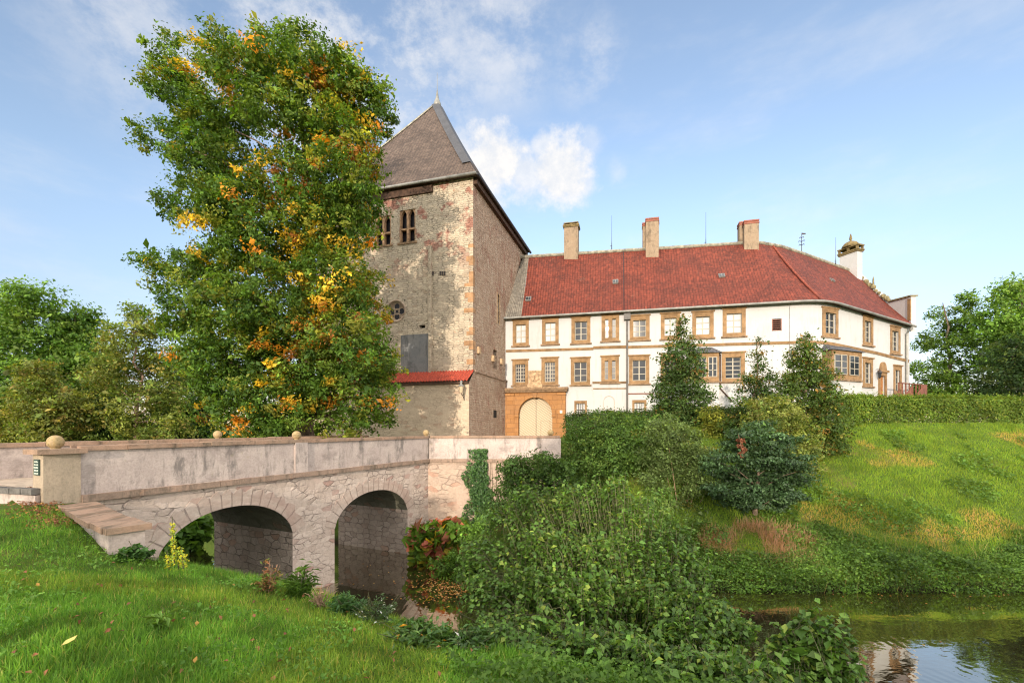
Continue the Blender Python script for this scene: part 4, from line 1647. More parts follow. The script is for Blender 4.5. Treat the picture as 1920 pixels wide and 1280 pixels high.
for px, py in ((1611, 508), (1617, 521), (1624, 528), (1630, 534), (1642, 545), (1648, 549), (1656, 555), (1662, 559), (1666, 562)):
    c = GP(px, py)
    m.ball(c, .22 + random.uniform(-.06, .06), 7, 5)
m.lathe(GP(1637.5, 541), [(.22, 0), (.26, .25), (.1, .4), (.08, 1.0), (.03, 1.25)], 8)
a, b = GP(1710, 555), GP(1666, 566)
m.hexa([a - gn * .3, b - gn * .3, b + gn * 1.3, a + gn * 1.3], [q + np.array([0, 0, .12]) for q in (a - gn * .3, b - gn * .3, b + gn * 1.3, a + gn * 1.3)])
m.build('gable_ornament', simple('mossy_stone', (0.2, 0.17, 0.09), 0.9, 0.4, 5.0, 0.4), gb)
m = MB()
a, b, c = GP(1708.5, 560), GP(1708.5, 600), GP(1703, 560)
m.hexa([b, GP(1703, 600), GP(1703, 600) - gn * .2, b - gn * .2], [a, c, c - gn * .2, a - gn * .2])
m.build('gable_corner_stone', M['surround'], gb)
# rods and vane
for (px, y0, y1) in ((1147, 404, 464), (1323.5, 398, 458), (1567, 445, 492)):
    m = MB()
    Y = {1147: 46.8, 1323.5: 45.2, 1567: 49.0}[px]
    a, b = W(px, y1 + 3, Y), W(px, y0, Y)
    m.tube([a, a * .75 + b * .25, b], [.05, .022, .012], 5)
    m.tube([a * .9 + b * .1 + np.array([-.18, 0, 0]), a * .9 + b * .1 + np.array([.05, 0, 0])], .02, 4)
    m.build('lightning_rod', M['lead'], manor)
m = MB()
a, b = W(1503, 472, 47.2), W(1503, 438, 47.2)
m.tube([a, b], [.035, .02], 6)
for f, r in ((.35, .28), (.55, .34), (.75, .22)):
    c = a * (1 - f) + b * f
    for k in range(6):
        an = k * math.pi / 3
        m.tube([c, c + np.array([r * .7 * math.cos(an), r * .7 * math.sin(an), .14]), c + np.array([r * math.cos(an), r * math.sin(an), .02])], .018, 4)
c = b + np.array([0, 0, -.12])
m.hexa([c + np.array(q) for q in ((0, -.01, 0), (.42, -.01, .05), (.42, .01, .05), (0, .01, 0))], [c + np.array(q) for q in ((0, -.01, .2), (.42, -.01, .16), (.42, .01, .16), (0, .01, .2))])
m.build('weather_vane', M['bars'], manor)

# door steps with railings (brown boards)
st = thing('porch_stairs', PM(mu(1675), .4, 1.0), 'brown wooden porch stairs with railings at the right end of the white house', 'stairs')
u0, u1 = mu(1648), mu(1699)
zp, zr_ = mz(u0, 746), mz(u0, 720)
m = MB()
m.pbox(PM, u0, u1, zp - .12, zp, .02, 1.5)
m.build('platform', M['wood_red'], st)
m = MB()
for k in range(9):
    q = u0 + (u1 - u0) * k / 8
    m.pbox(PM, q - .035, q + .035, zp - 1.0, zr_ - .04, 1.42, 1.5)
m.pbox(PM, u0, u1, zr_ - .04, zr_ + .03, 1.38, 1.54)
m.build('railing', M['wood_red'], st)
for q in (mu(1656), mu(1676)):
    m = MB()
    for k in range(8):
        x = q + .2 * k - .3
        m.hexa([PM(x, zp - .9 + .13 * (k - 1), 1.56), PM(x + .2, zp - .9 + .13 * k, 1.56), PM(x + .2, zp - .9 + .13 * k, 1.62), PM(x, zp - .9 + .13 * (k - 1), 1.62)],
               [PM(x, zp + .1 + .13 * (k - 1), 1.56), PM(x + .2, zp + .1 + .13 * k, 1.56), PM(x + .2, zp + .1 + .13 * k, 1.62), PM(x, zp + .1 + .13 * (k - 1), 1.62)])
    m.build('stair_side', M['wood_red'], st)
m = MB()
m.pbox(PM, mu(1688), u1, zp - .2, zr_ + .03, 1.52, 1.57)
m.build('board_panel', M['wood_red'], st)
# lamp beside the side door
lu = mu(1642.5)
lp = thing('door_lamp', PM(lu, mz(lu, 702), .05), 'small dark lantern on the white wall left of the side door', 'lamp')
m = MB()
m.lathe(PM(lu, mz(lu, 708), .28), [(.09, 0), (.16, .42)], 6)
m.build('glass', M['pane_dark'], lp)
m = MB()
zz = mz(lu, 708)
m.lathe(PM(lu, zz + .42, .28), [(.2, 0), (.12, .15), (.03, .22), (.02, .34)], 8)
m.tube([PM(lu, zz + .72, .0), PM(lu, zz + .78, .2), PM(lu, zz + .7, .28)], .02, 5)
m.lathe(PM(lu, zz - .1, .28), [(.02, 0), (.09, .1)], 8)
m.build('lamp_frame', M['bars'], lp)

# ---------------------------------------------------------------- bridge
B0 = np.array([-11.0, 11.4])
bd = np.array([6.5, 13.4]) / math.hypot(6.5, 13.4)
bn = np.array([-bd[1], bd[0]])           # away from the viewer
BW = 4.75
BL = math.hypot(6.5, 13.4)
ARCH = [(1.87, 6.4, -3.95, -2.62), (8.4, 13.1, -4.2, -2.92)]


def PB(s, z, d):
    p = B0 + s * bd - d * bn
    return np.array([p[0], p[1], z])


def arch_h(s):
    for a, b, zs_, zc_ in ARCH:
        if a < s < b:
            x = 2 * (s - a) / (b - a) - 1
            return zs_ + (zc_ - zs_) * (max(0, 1 - abs(x) ** 2.15)) ** 0.62
    return None


bridge = thing('stone_bridge', (*(B0 + bd * BL / 2), -6.4), 'old stone bridge with two arches, rendered parapets and stone balls over the moat', 'bridge')
ss = sorted(set(list(np.round(np.linspace(-.5, BL + .3, 70), 4)) + [a for a, b, _, _ in ARCH] + [b for a, b, _, _ in ARCH] + list(np.linspace(1.87, 6.4, 29)) + list(np.linspace(8.4, 13.1, 29))))
DECK = -1.72
for nm, dd, sgn in (('front_wall', 0.0, 1), ('rear_wall', -BW, -1)):
    m = MB()
    for a, b in zip(ss[:-1], ss[1:]):
        mid = (a + b) / 2
        if arch_h(mid) is None:
            za = zb = -7.6
        else:
            ar = [q for q in ARCH if q[0] < mid < q[1]][0]
            za = arch_h(a) if arch_h(a) is not None else ar[2]
            zb = arch_h(b) if arch_h(b) is not None else ar[2]
        # split so the lower courses keep square faces
        m.quad(PB(a, za, dd), PB(b, zb, dd), PB(b, DECK, dd), PB(a, DECK, dd))
    m.build(nm, M['bridge'], bridge)
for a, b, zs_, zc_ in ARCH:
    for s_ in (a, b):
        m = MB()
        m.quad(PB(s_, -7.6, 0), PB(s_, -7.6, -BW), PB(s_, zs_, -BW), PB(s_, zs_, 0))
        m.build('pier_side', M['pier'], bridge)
m = MB()
for a, b, zs_, zc_ in ARCH:
    q = np.linspace(a, b, 29)
    hz = [zs_ if arch_h(s_) is None else arch_h(s_) for s_ in q]
    m.grid([[PB(s_, z_, 0) for s_, z_ in zip(q, hz)], [PB(s_, z_, -BW) for s_, z_ in zip(q, hz)]])
uvs = []
for a, b, zs_, zc_ in ARCH:
    q = np.linspace(a, b, 29)
    uvs += [(0, s_ * 1.2) for s_ in q] + [(BW, s_ * 1.2) for s_ in q]
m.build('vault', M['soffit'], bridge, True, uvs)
for a, b, zs_, zc_ in ARCH:
    q = np.linspace(a, b, 41)
    hz = [zs_ if arch_h(s_) is None else arch_h(s_) for s_ in q]
    P2 = np.stack([q, hz], 1)
    tn = np.gradient(P2, axis=0)
    tn /= np.linalg.norm(tn, axis=1, keepdims=True)
    nn = np.stack([-tn[:, 1], tn[:, 0]], 1)
    L = np.concatenate([[0], np.cumsum(np.linalg.norm(np.diff(P2, axis=0), axis=1))])
    V, uvs = [], []
    for k in range(41):
        th = .5 + .1 * math.sin(k * 2.1)
        o_ = P2[k] + nn[k] * th
        for (pt, dd, vv) in ((P2[k], -.05, -.1), (P2[k], .02, 0), (o_, .02, th), (o_, -.05, th + .1)):
            V.append(PB(pt[0], pt[1], dd))
            uvs.append((L[k], vv + .2))
    Fc = [(k * 4 + i, (k + 1) * 4 + i, (k + 1) * 4 + i + 1, k * 4 + i + 1) for k in range(40) for i in range(3)]
    link_mesh('arch_ring', V, Fc, M['ring'], bridge, False, uvs)
# parapets, ledges, copings
CT = -.60       # parapet top under coping
def para(s0, s1, d0, d1, nm, P=PB, zt=CT, zb=-1.72):
    m = MB()
    m.pbox(P, s0, s1, zb, zt, d0, d1)
    return m.build(nm, M['parapet'], bridge)
def slabs(nm, P, s0, s1, z0, th, d0, d1, step, mat, par, jitter=.02):
    m = MB()
    s = s0
    while s < s1 - .05:
        e = min(s1, s + step * random.uniform(.8, 1.25))
        j = random.uniform(-jitter, jitter)
        m.pbox(P, s + .006, e - .006, z0 + j * .3, z0 + th + j * .5, d0 + j, d1 + j)
        s = e
    return m.build(nm, M[mat], par)
para(.2, BL + .02, -.45, 0, 'parapet')
slabs('ledge', PB, .2, BL, -1.9, .17, -.1, .13, 1.1, 'ledge', bridge)
slabs('coping', PB, .2, BL + .1, CT, .12, -.52, .08, 1.2, 'coping', bridge)
para(-4.5, BL, -BW, -BW + .45, 'parapet')
slabs('coping', PB, -4.5, BL, CT, .12, -BW - .06, -BW + .52, 1.2, 'coping', bridge)
m = MB()
m.pbox(PB, -.5, .2, -1.95, -.66, -.5, .06)
pil = m.build('end_pillar', M['pillar'], bridge)
m = MB()
m.pbox(PB, -.64, .3, -.66, -.54, -.62, .16)
m.build('pillar_cap', M['coping'], pil)
m = MB()
for s_ in (6.75,):
    m.pbox(PB, s_ - .28, s_ + .28, -1.95, CT + .01, -.2, .07)
m.build('pilaster', M['parapet'], bridge)


def stone_ball(c, r=.165):
    m = MB()
    m.ball((c[0], c[1], c[2] + r * .97), r)
    m.lathe((c[0], c[1], c[2] - .02), [(.1, 0), (.09, .04), (.07, .06)], 14)
    return m.build('stone_ball', M['ball'], bridge, True)


stone_ball(PB(-.18, -.54, -.23), .17)
stone_ball(PB(6.75, CT + .12, -.22))
stone_ball(PB(BL + .05, CT + .12, -.22))
for s_ in (6.4, 14.4):
    stone_ball(PB(s_, CT + .12, -BW + .22))
# small plaque on the pillar end
def PE(a, z, d):     # end face of the pillar: a runs back from the front edge
    return PB(-.5 - d, z, -a + .06)
sg = thing('wall_sign', PE(.28, -.95, 0), 'small dark green plaque with pale lettering on the end of the bridge pillar', 'sign')
m = MB()
m.pbox(PE, .15, .42, -1.16, -.78, -.01, .035)
m.build('plate', M['plaque'], sg)
m = MB()
rs = random.Random(4)
for j in range(5):
    z_ = -.83 - j * .07
    a = .17
    while a < .38:
        w_ = rs.uniform(.012, .03)
        m.pbox(PE, a, min(.40, a + w_), z_ - .022, z_ + .015 * rs.random(), .035, .038)
        a += w_ + rs.uniform(.006, .016)
m.build('lettering', M['letter'], sg)

# terrace wall beyond the bend
def PT(u, z, d):
    return np.array([-4.52 + u, 24.75 - d, z])
tw = thing('terrace_wall', (-1, 24.9, -6.4), 'tall stone terrace wall with streaked parapet between the bridge and the hedge', 'wall')
TWL = 7.05
m = MB()
m.pbox(PT, -.1, TWL, -7.6, -1.72, -.5, 0)
m.build('wall', M['annex'] if False else rubble('terrace_rubble', (0.52, 0.39, 0.3), (0.44, 0.33, 0.26), (0.42, 0.22, 0.15), 0.5, 0.26, (0.52, 0.38, 0.3)), tw)
m = MB()
m.pbox(PT, .05, TWL, -1.72, CT, -.45, .0)
m.build('parapet', M['parapet'], tw)
slabs('coping', PT, .1, TWL + .05, CT, .12, -.52, .08, 1.2, 'coping', tw)
slabs('ledge', PT, .1, TWL, -1.9, .17, -.1, .13, 1.1, 'ledge', tw)
m = MB()
m.pbox(PT, 6.1, TWL + .1, -1.9, CT - .02, -.62, .1)
p2 = m.build('end_pillar', M['parapet'], tw)
m = MB()
c = PT(6.62, CT + .12, -.25)
m.ball((c[0], c[1], c[2] + .16), .17)
m.build('stone_ball', M['ball'], tw, True)
m = MB()
m.box((TWL - 4.52 - .2, 27.2, -7.6), .4, 4.6, 6.2)
m.build('return_wall', M['bridge'], tw)

# road over the bridge and forecourt
m = MB()
def rd(s, d):
    q = PB(s, -1.52, d)
    return q
m.quad(rd(-.5, -.5), rd(BL + 1.5, -.5), rd(BL + 1.5, -BW + .4), rd(-.5, -BW + .4))
m.build('road', M['road'])
tag(bpy.data.objects['road'], kind='structure')
m = MB()
z_ = -1.50
m.add([(-13.6, 12.9, -1.53), (-11.25, 11.0, -1.53), (-11.4, 10.98, -1.53), (-17, 12.7, -1.53), (-34, 17.8, -1.53), (-34, 22, -1.53), (-17, 14.6, -1.53)], [tuple(range(7))])
m.build('road', M['road'])
tag(m and bpy.data.objects['road.001'], kind='structure')
m = MB()
m.add([(-9.6, 26.2, -1.51), (-4.6, 25.2, -1.51), (2.2, 25.25, -1.51), (4.5, 41.6, -1.51), (-1.2, 42.9, -1.51), (-2.6, 34.4, -1.51), (-7, 34.5, -1.51)], [tuple(range(7))])
m.build('forecourt', M['road'])
tag(bpy.data.objects['forecourt'], kind='structure')
# kerb of dark setts left of the pillar
m = MB()
for k in range(26):
    a = np.array([-11.5, 10.96, -1.62]) + np.array([-.40, .12, 0]) * k + np.array([0, 0, random.uniform(-.01, .015)])
    m.box(a, .385, .18, .14, math.atan2(-.12, .40))
tag(m.build('kerb', M['kerb']), kind='structure')
ew = MB()
ew.hexa([(-11.3, 10.87, -2.2), (-22, 14.08, -2.2), (-22, 14.2, -2.2), (-11.3, 10.99, -2.2)], [(-11.3, 10.87, -1.63), (-22, 14.08, -1.63), (-22, 14.2, -1.63), (-11.3, 10.99, -1.63)])
tag(ew.build('road_edge', M['parapet']), kind='structure')

# wing wall with sloping coping
wa, wb = np.array([-10.65, 11.2]), np.array([-7.15, 8.55])
wd_ = (wb - wa) / np.linalg.norm(wb - wa)
wn_ = np.array([-wd_[1], wd_[0]])
WL = np.linalg.norm(wb - wa)
def PW(u, z, d):
    p = wa + u * wd_ + d * wn_
    return np.array([p[0], p[1], z])
wing = thing('wing_wall', (wa[0], wa[1], -2.6), 'low wing wall with broad brown slabs running from the bridge pillar down the grass bank', 'wall')
m = MB()
m.pbox(PW, 0, WL - .08, -3.6, -1.97, -.27, .27)
m.build('wall', M['parapet'], wing)
slabs('coping', PW, .1, WL, -1.97, .11, -.34, .34, 1.05, 'coping', wing, .03)

# ---------------------------------------------------------------- trees
GRN = [((0.060, 0.110, 0.018), 4), ((0.045, 0.085, 0.015), 3), ((0.085, 0.135, 0.02), 3)]
AUT = [((0.060, 0.115, 0.016), 30), ((0.042, 0.085, 0.013), 18), ((0.09, 0.14, 0.018), 24), ((0.14, 0.16, 0.02), 9), ((0.40, 0.26, 0.02), .8)]
ACC = [((0.17, 0.175, 0.022), 6), ((0.42, 0.28, 0.025), 4), ((0.36, 0.15, 0.015), 2.2), ((0.22, 0.09, 0.02), .8), ((0.09, 0.14, 0.018), 5)]

BT = [(310, 105, 42), (300, 150, 38), (345, 170, 45), (390, 110, 30), (380, 215, 50), (430, 112, 55), (500, 110, 52), (570, 112, 56), (635, 140, 55), (685, 190, 48), (718, 222, 30),
      (485, 190, 62), (445, 200, 34), (445, 250, 40), (455, 318, 40), (410, 330, 34), (580, 205, 75), (650, 250, 68), (290, 258, 32), (340, 268, 42), (395, 262, 50), (375, 330, 50), (312, 385, 26), (352, 398, 38), (412, 395, 60), (470, 370, 50), (560, 335, 78),
      (640, 335, 65), (690, 300, 38), (688, 380, 33), (600, 425, 78), (520, 455, 78), (440, 470, 60), (655, 430, 48), (255, 485, 17), (290, 495, 26), (340, 500, 42), (290, 524, 20), (385, 520, 58),
      (345, 590, 50), (430, 580, 80), (530, 570, 88), (620, 540, 78), (688, 530, 38), (695, 600, 40), (375, 660, 52), (450, 670, 88), (560, 670, 90), (650, 650, 76), (710, 655, 35), (732, 690, 25),
      (420, 750, 56), (500, 760, 68), (590, 735, 60), (670, 735, 56), (735, 745, 24), (430, 808, 40), (510, 810, 45), (722, 782, 22), (690, 785, 34), (645, 800, 40), (600, 805, 40), (560, 800, 40), (705, 700, 34)]
lob = []
rs = random.Random(3)
for (px, py, r) in BT:
    half = 230 if py > 300 else 180
    off = abs(px - 530) / half
    dep = max(0.0, 1 - off * off) ** .5 * 3.8
    for k in range(2 if r > 44 else 1):
        y = 27 + (rs.uniform(-1, 1) * dep if k == 0 else -dep * rs.uniform(.3, .9))
        lob.append(pxlobes([(px + rs.uniform(-6, 6) * k, py + rs.uniform(-8, 8) * k, r * (.95 if k else 1))], y)[0])
tp = W(575, 150, 27)
base = np.array([-12.6, 27.6, -2.3])
tk = trunk_mesh(base, tp, .62, [l[:3] for l in lob[::2]], .3, .35, 5, .12)
plant('autumn_tree', base, 'very tall tree with green, yellow and orange leaves beside the tower behind the bridge', 'tree', lob, 245000, .165, AUT, trunk=tk, clump=.42, shell=.3, per=58, flat=.75, mixc=.12, accent=ACC)

# background left: bright green trees and paler conifers
LG = [((0.10, 0.18, 0.026), 4), ((0.06, 0.12, 0.02), 3), ((0.12, 0.18, 0.035), 2)]
OLV = [((0.14, 0.15, 0.03), 4), ((0.11, 0.13, 0.03), 4), ((0.2, 0.16, 0.045), 1.4), ((0.09, 0.13, 0.02), 3)]
DKG = [((0.035, 0.07, 0.018), 4), ((0.05, 0.085, 0.02), 3)]


def bg_tree(name, label, items, Y, n, size, pal, group='park trees', th=None, tm='bark', dv=2.0, sq=.9, **kw):
    lobs = pxlobes(items, Y, dv, sq, len(items), 1.0)
    cx = np.mean([l[0] for l in lobs])
    b = np.array([cx, Y, float(height(cx, Y))])
    topz = max(l[2] + .6 * l[5] for l in lobs)
    tk = trunk_mesh(b, (cx, Y, topz - .5), th or (topz - b[2]) * .022, [l[:3] for l in lobs], .3, .4, len(items), .15)
    plant(name, b, label, 'tree', lobs, n, size, pal, group=group, trunk=tk, trunk_mat=tm, **kw)


bg_tree('broadleaf_tree', 'bright green broadleaf tree at the far left edge, tallest of the left-hand park trees', [(30, 570, 45), (60, 560, 40), (20, 640, 60), (85, 620, 50), (40, 720, 70), (110, 690, 50), (-30, 600, 60), (-40, 720, 80), (60, 800, 60)], 55, 34000, .34, LG, clump=1.1, shell=.3)
bg_tree('broadleaf_tree', 'second green broadleaf tree from the left, between the tall one and the olive brown one', [(145, 600, 34), (160, 650, 42), (120, 660, 40), (175, 700, 45), (150, 750, 50), (105, 740, 45)], 58, 24000, .34, LG, clump=1.1, shell=.3)
bg_tree('conifer_tree', 'short olive brown conifer at the far left behind the bridge parapet', [(70, 700, 30), (75, 740, 40), (45, 780, 45), (95, 785, 50), (110, 820, 50), (40, 830, 50), (130, 760, 30)], 42, 24000, .24, OLV, dv=1.2, clump=.7, shell=.3)
bg_tree('larch_tree', 'open olive gold tree with a thin pale trunk left of the autumn tree', [(255, 590, 25), (240, 620, 35), (285, 615, 32), (215, 640, 30), (260, 660, 50), (200, 690, 40), (305, 680, 40), (180, 710, 30), (240, 720, 50), (300, 735, 45), (215, 770, 45), (275, 780, 50), (330, 745, 30), (240, 815, 45), (320, 800, 40)], 44, 26000, .23, OLV + [((0.1, 0.14, 0.025), 5)], tm='bark_pale', dv=1.5, clump=.7, shell=.3, th=.22)
bg_tree('dark_tree', 'dark green tree in the gap between the olive gold tree and the autumn tree', [(345, 700, 35), (350, 750, 45), (335, 800, 45), (380, 790, 40), (300, 800, 40)], 56, 16000, .32, DKG, clump=1.0)
bg_tree('dark_tree', 'dark bushy tree between the olive conifer and the thin pale trunk', [(170, 780, 45), (150, 815, 45), (195, 820, 40), (180, 740, 35)], 50, 14000, .3, DKG, clump=1.0)
# right background
RG = [((0.085, 0.15, 0.022), 4), ((0.05, 0.095, 0.016), 3), ((0.12, 0.18, 0.03), 2)]
bg_tree('oak_tree', 'green spreading oak at the right end of the white house', [(1815, 565, 22), (1790, 605, 30), (1830, 610, 38), (1760, 590, 16), (1775, 650, 36), (1735, 640, 22), (1720, 690, 18), (1760, 700, 34), (1810, 690, 40), (1850, 650, 35), (1735, 730, 22), (1790, 735, 30), (1830, 740, 35)], 58, 19000, .27, RG, group='trees right of the house', clump=.75, shell=.3, dv=3.0)
bg_tree('oak_tree', 'large bright oak at the right edge of the photo behind the dark yew', [(1885, 550, 25), (1920, 560, 40), (1870, 600, 36), (1915, 620, 45), (1960, 600, 60), (1890, 670, 40), (1950, 690, 60), (1990, 640, 60)], 52, 30000, .30, LG, group='trees right of the house', clump=1.0, shell=.3)
bg_tree('yew_tree', 'dark yew bush standing behind the hedge at the right edge', [(1890, 680, 40), (1925, 660, 45), (1870, 720, 38), (1920, 720, 55), (1960, 690, 60), (1850, 745, 25)], 38, 26000, .16, [((0.022, 0.045, 0.012), 4), ((0.05, 0.07, 0.015), 1.3)], group='trees right of the house', dv=1.0, clump=.5, shell=.4)
bg_tree('dark_tree', 'low dark tree line glimpsed between the house corner and the oak', [(1718, 735, 14), (1750, 745, 18), (1705, 742, 12)], 75, 5000, .34, DKG, group='trees right of the house', clump=.8)

# young trees in front of the facade
YT = [((0.050, 0.088, 0.020), 5), ((0.035, 0.065, 0.016), 4), ((0.10, 0.11, 0.03), 1.2), ((0.2, 0.12, 0.03), .5)]


def col_tree(name, label, items, Y, n, size, pal, b, dv=.4, group='young trees in front of the white house', **kw):
    lobs = pxlobes(items, Y, dv, 1.0, 7, 1.0)
    topz = max(l[2] + .8 * l[5] for l in lobs)
    tk = trunk_mesh(b, (b[0] * .3 + lobs[0][0] * .7, Y, topz - .2), .13, [l[:3] for l in lobs], .35, .12, 3, .08)
    plant(name, b, label, 'tree', lobs, n, size, pal, group=group, trunk=tk, **kw)


col_tree('hornbeam_tree', 'dark slender pointed tree in front of the middle of the white facade', [(1277, 597, 8), (1276, 618, 16), (1279, 645, 24), (1265, 670, 28), (1295, 670, 28), (1278, 700, 38), (1250, 715, 24), (1308, 705, 24), (1245, 740, 26), (1285, 740, 42), (1315, 740, 20), (1270, 775, 40), (1300, 775, 30), (1240, 765, 18), (1275, 805, 32)], 31.5, 17000, .15, YT, (11.6, 31.5, .0), clump=.42, shell=.1, per=24)
col_tree('hornbeam_tree', 'thin tree with a wispy bare-looking tip between the two broader pointed trees', [(1425, 640, 7), (1421, 662, 10), (1425, 685, 16), (1405, 710, 20), (1440, 712, 20), (1420, 740, 34), (1395, 765, 26), (1445, 755, 26), (1410, 790, 40), (1375, 800, 26), (1400, 825, 34)], 28.5, 12000, .13, YT, (15.0, 28.5, -.9), clump=.38, shell=.1, per=22)
col_tree('hornbeam_tree', 'broad cone shaped young tree with reddish tints before the house corner', [(1513, 628, 9), (1511, 648, 18), (1500, 672, 26), (1527, 675, 24), (1508, 705, 40), (1545, 715, 26), (1480, 715, 22), (1520, 745, 48), (1475, 750, 30), (1555, 755, 30), (1535, 790, 46), (1560, 810, 34), (1510, 820, 40), (1545, 845, 36)], 27.5, 23000, .135, [((0.060, 0.095, 0.018), 5), ((0.045, 0.078, 0.016), 4), ((0.12, 0.12, 0.025), 1.5), ((0.22, 0.13, 0.03), .7)], (17.6, 27.5, -1.5), clump=.4, shell=.15, per=24)
# pale shrub and yellow shrub between them, dark maple in the shade below
plant('pale_shrub', (14.2, 25.5, -2.4), 'sunlit pale green round shrub between the pointed trees above the dark maple', 'shrub',
      pxlobes([(1440, 770, 36), (1480, 785, 36), (1450, 815, 44), (1500, 830, 40), (1420, 800, 28), (1475, 860, 36), (1520, 870, 28)], 25.3, .6), 13000, .12,
      [((0.14, 0.16, 0.035), 4), ((0.1, 0.14, 0.03), 3), ((0.2, 0.19, 0.06), 1)], clump=.35, trunk=trunk_mesh((14.2, 25.5, -2.7), W(1470, 790, 25.3), .07, [W(1440, 800, 25.3), W(1500, 820, 25.3)], .5, .1, 2), wood='stem', part='foliage')
plant('yellow_shrub', (11.2, 30.2, -.4), 'yellow-green shrub against the hedge right of the dark slender tree', 'shrub',
      pxlobes([(1335, 780, 22), (1345, 800, 22), (1330, 815, 20), (1365, 795, 18)], 29.6, .3), 4000, .13, [((0.17, 0.175, 0.025), 4), ((0.11, 0.135, 0.022), 4)], clump=.3,
      trunk=trunk_mesh((11.2, 29.8, -1.0), W(1342, 790, 29.6), .05, [W(1335, 800, 29.6)], .5, .1, 2), wood='stem', part='foliage')
mp = pxlobes([(1400, 812, 29), (1450, 825, 36), (1372, 845, 34), (1420, 855, 42), (1478, 862, 36), (1345, 880, 26), (1385, 892, 39), (1440, 895, 47), (1495, 900, 26), (1398, 925, 36), (1452, 928, 36), (1342, 915, 18), (1335, 862, 16), (1508, 880, 18), (1482, 930, 23), (1365, 935, 23), (1425, 800, 21), (1380, 948, 24), (1442, 950, 26), (1412, 940, 26)], 22.2, 1.0, .5, 4)
plant('maple_tree', (11.72, 22.2, -4.55), 'dark blue-green maple with a short brown trunk on the shaded slope', 'tree', mp, 30000, .12,
      [((0.036, 0.068, 0.026), 4), ((0.026, 0.052, 0.02), 3), ((0.052, 0.09, 0.034), 1.2)], mat='leaf_gloss', trunk=trunk_mesh((11.72, 22.2, -4.7), W(1425, 840, 22.2), .14, [l[:3] for l in mp], .3, .08, 2, .2), trunk_mat='bark', clump=.36, flat=.3, shell=.45, per=46)
plant('withered_branch', W(1391, 850, 21.2), 'hanging bunch of withered rust brown leaves in the dark maple', 'branch', pxlobes([(1386, 824, 7), (1389, 838, 7), (1393, 852, 6)], 21.2), 260, .12, [((0.2, 0.08, 0.045), 1)], mat='litter', clump=.12,
      trunk=MB().tube([W(1384, 812, 21.3), W(1390, 838, 21.2), W(1394, 858, 21.2)], .015, 5), wood='twig', part='leaves', trunk_mat='dry')


# hedges
def hedge(name, label, line, tops, bots, half, n, size, pal):
    line = np.array(line, float)
    cum = np.concatenate([[0], np.cumsum(np.linalg.norm(np.diff(line, axis=0), axis=1))])
    t = thing(name, (line[0][0], line[0][1], bots[0]), label, 'hedge')
    u = rng.random(n) * cum[-1]
    x, y = np.interp(u, cum, line[:, 0]), np.interp(u, cum, line[:, 1])
    zt, zb = np.interp(u, cum, tops), np.interp(u, cum, bots)
    tx, ty = np.gradient(np.interp(np.linspace(0, cum[-1], 200), cum, line[:, 0])), np.gradient(np.interp(np.linspace(0, cum[-1], 200), cum, line[:, 1]))
    k = (u / cum[-1] * 199).astype(int)
    ln = np.hypot(tx, ty)[k] + 1e-9
    nx_, ny_ = ty[k] / ln, -tx[k] / ln
    face = rng.random(n)
    d = np.where(face < .6, half - .3 * rng.random(n) ** 2, np.where(face < .7, -half, rng.uniform(-half, half, n)))
    h = np.where(face < .7, rng.random(n) ** .8, 1.0)
    bumpy = .16 * (vnoise(u, h * 2, .6, 2) - .5) + .12 * rng.normal(size=n)
    d = d + np.where(face < .7, bumpy * np.sign(d), 0)
    z = zb + h * (zt - zb) + np.where(face >= .7, bumpy * 1.3 + .12 * (vnoise(u, u * 0, 1.4, 3) - .5), 0)
    P = np.stack([x + nx_ * d, y + ny_ * d, z], 1)
    N = np.stack([nx_ * np.where(face < .7, np.sign(d), 0), ny_ * np.where(face < .7, np.sign(d), 0), np.where(face < .7, .4, 1.0)], 1) + .55 * rng.normal(size=(n, 3))
    c = pick(pal, n) * (0.7 + .6 * vnoise(u, z, .9, 8))[:, None] * np.exp(rng.normal(size=(n, 1)) * .22)
    leaf_object('foliage', P, N, size * np.exp(rng.normal(size=n) * .25), c, M['leaf'], t)
    m = MB()
    for a in np.arange(.3, cum[-1], .8):
        p = np.array([np.interp(a, cum, line[:, 0]), np.interp(a, cum, line[:, 1])])
        zb_, zt_ = np.interp(a, cum, bots), np.interp(a, cum, tops)
        m.tube([(p[0], p[1], zb_ - .3), (p[0] + .1, p[1], (zb_ + zt_) / 2), (p[0], p[1], zt_ - .15)], [.04, .03, .015], 5)
        for s_ in (-1, 1):
            m.tube([(p[0], p[1], zb_ + .2), (p[0] + s_ * .3, p[1] - .2, zt_ - .2)], [.025, .01], 4)
    m.build('stems', M['bark'], t)


HG = [((0.10, 0.155, 0.02), 5), ((0.07, 0.12, 0.018), 3), ((0.15, 0.175, 0.025), 2)]
hedge('clipped_hedge', 'sunlit clipped hedge along the top of the grass mound right of the house', [(21.5, 31.0), (24, 31.8), (28, 32.2), (33, 32.6), (38, 33.8), (44, 36)], [1.85, 1.95, 1.95, 1.95, 1.9, 1.9], [-.2, .0, .0, .05, .1, .1], .55, 70000, .13, HG)
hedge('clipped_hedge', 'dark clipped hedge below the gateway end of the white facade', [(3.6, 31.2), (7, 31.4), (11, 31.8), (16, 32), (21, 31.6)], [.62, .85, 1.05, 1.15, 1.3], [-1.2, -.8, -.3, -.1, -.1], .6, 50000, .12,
      [((0.045, 0.085, 0.016), 5), ((0.035, 0.065, 0.014), 3), ((0.2, 0.12, 0.06), .3)])

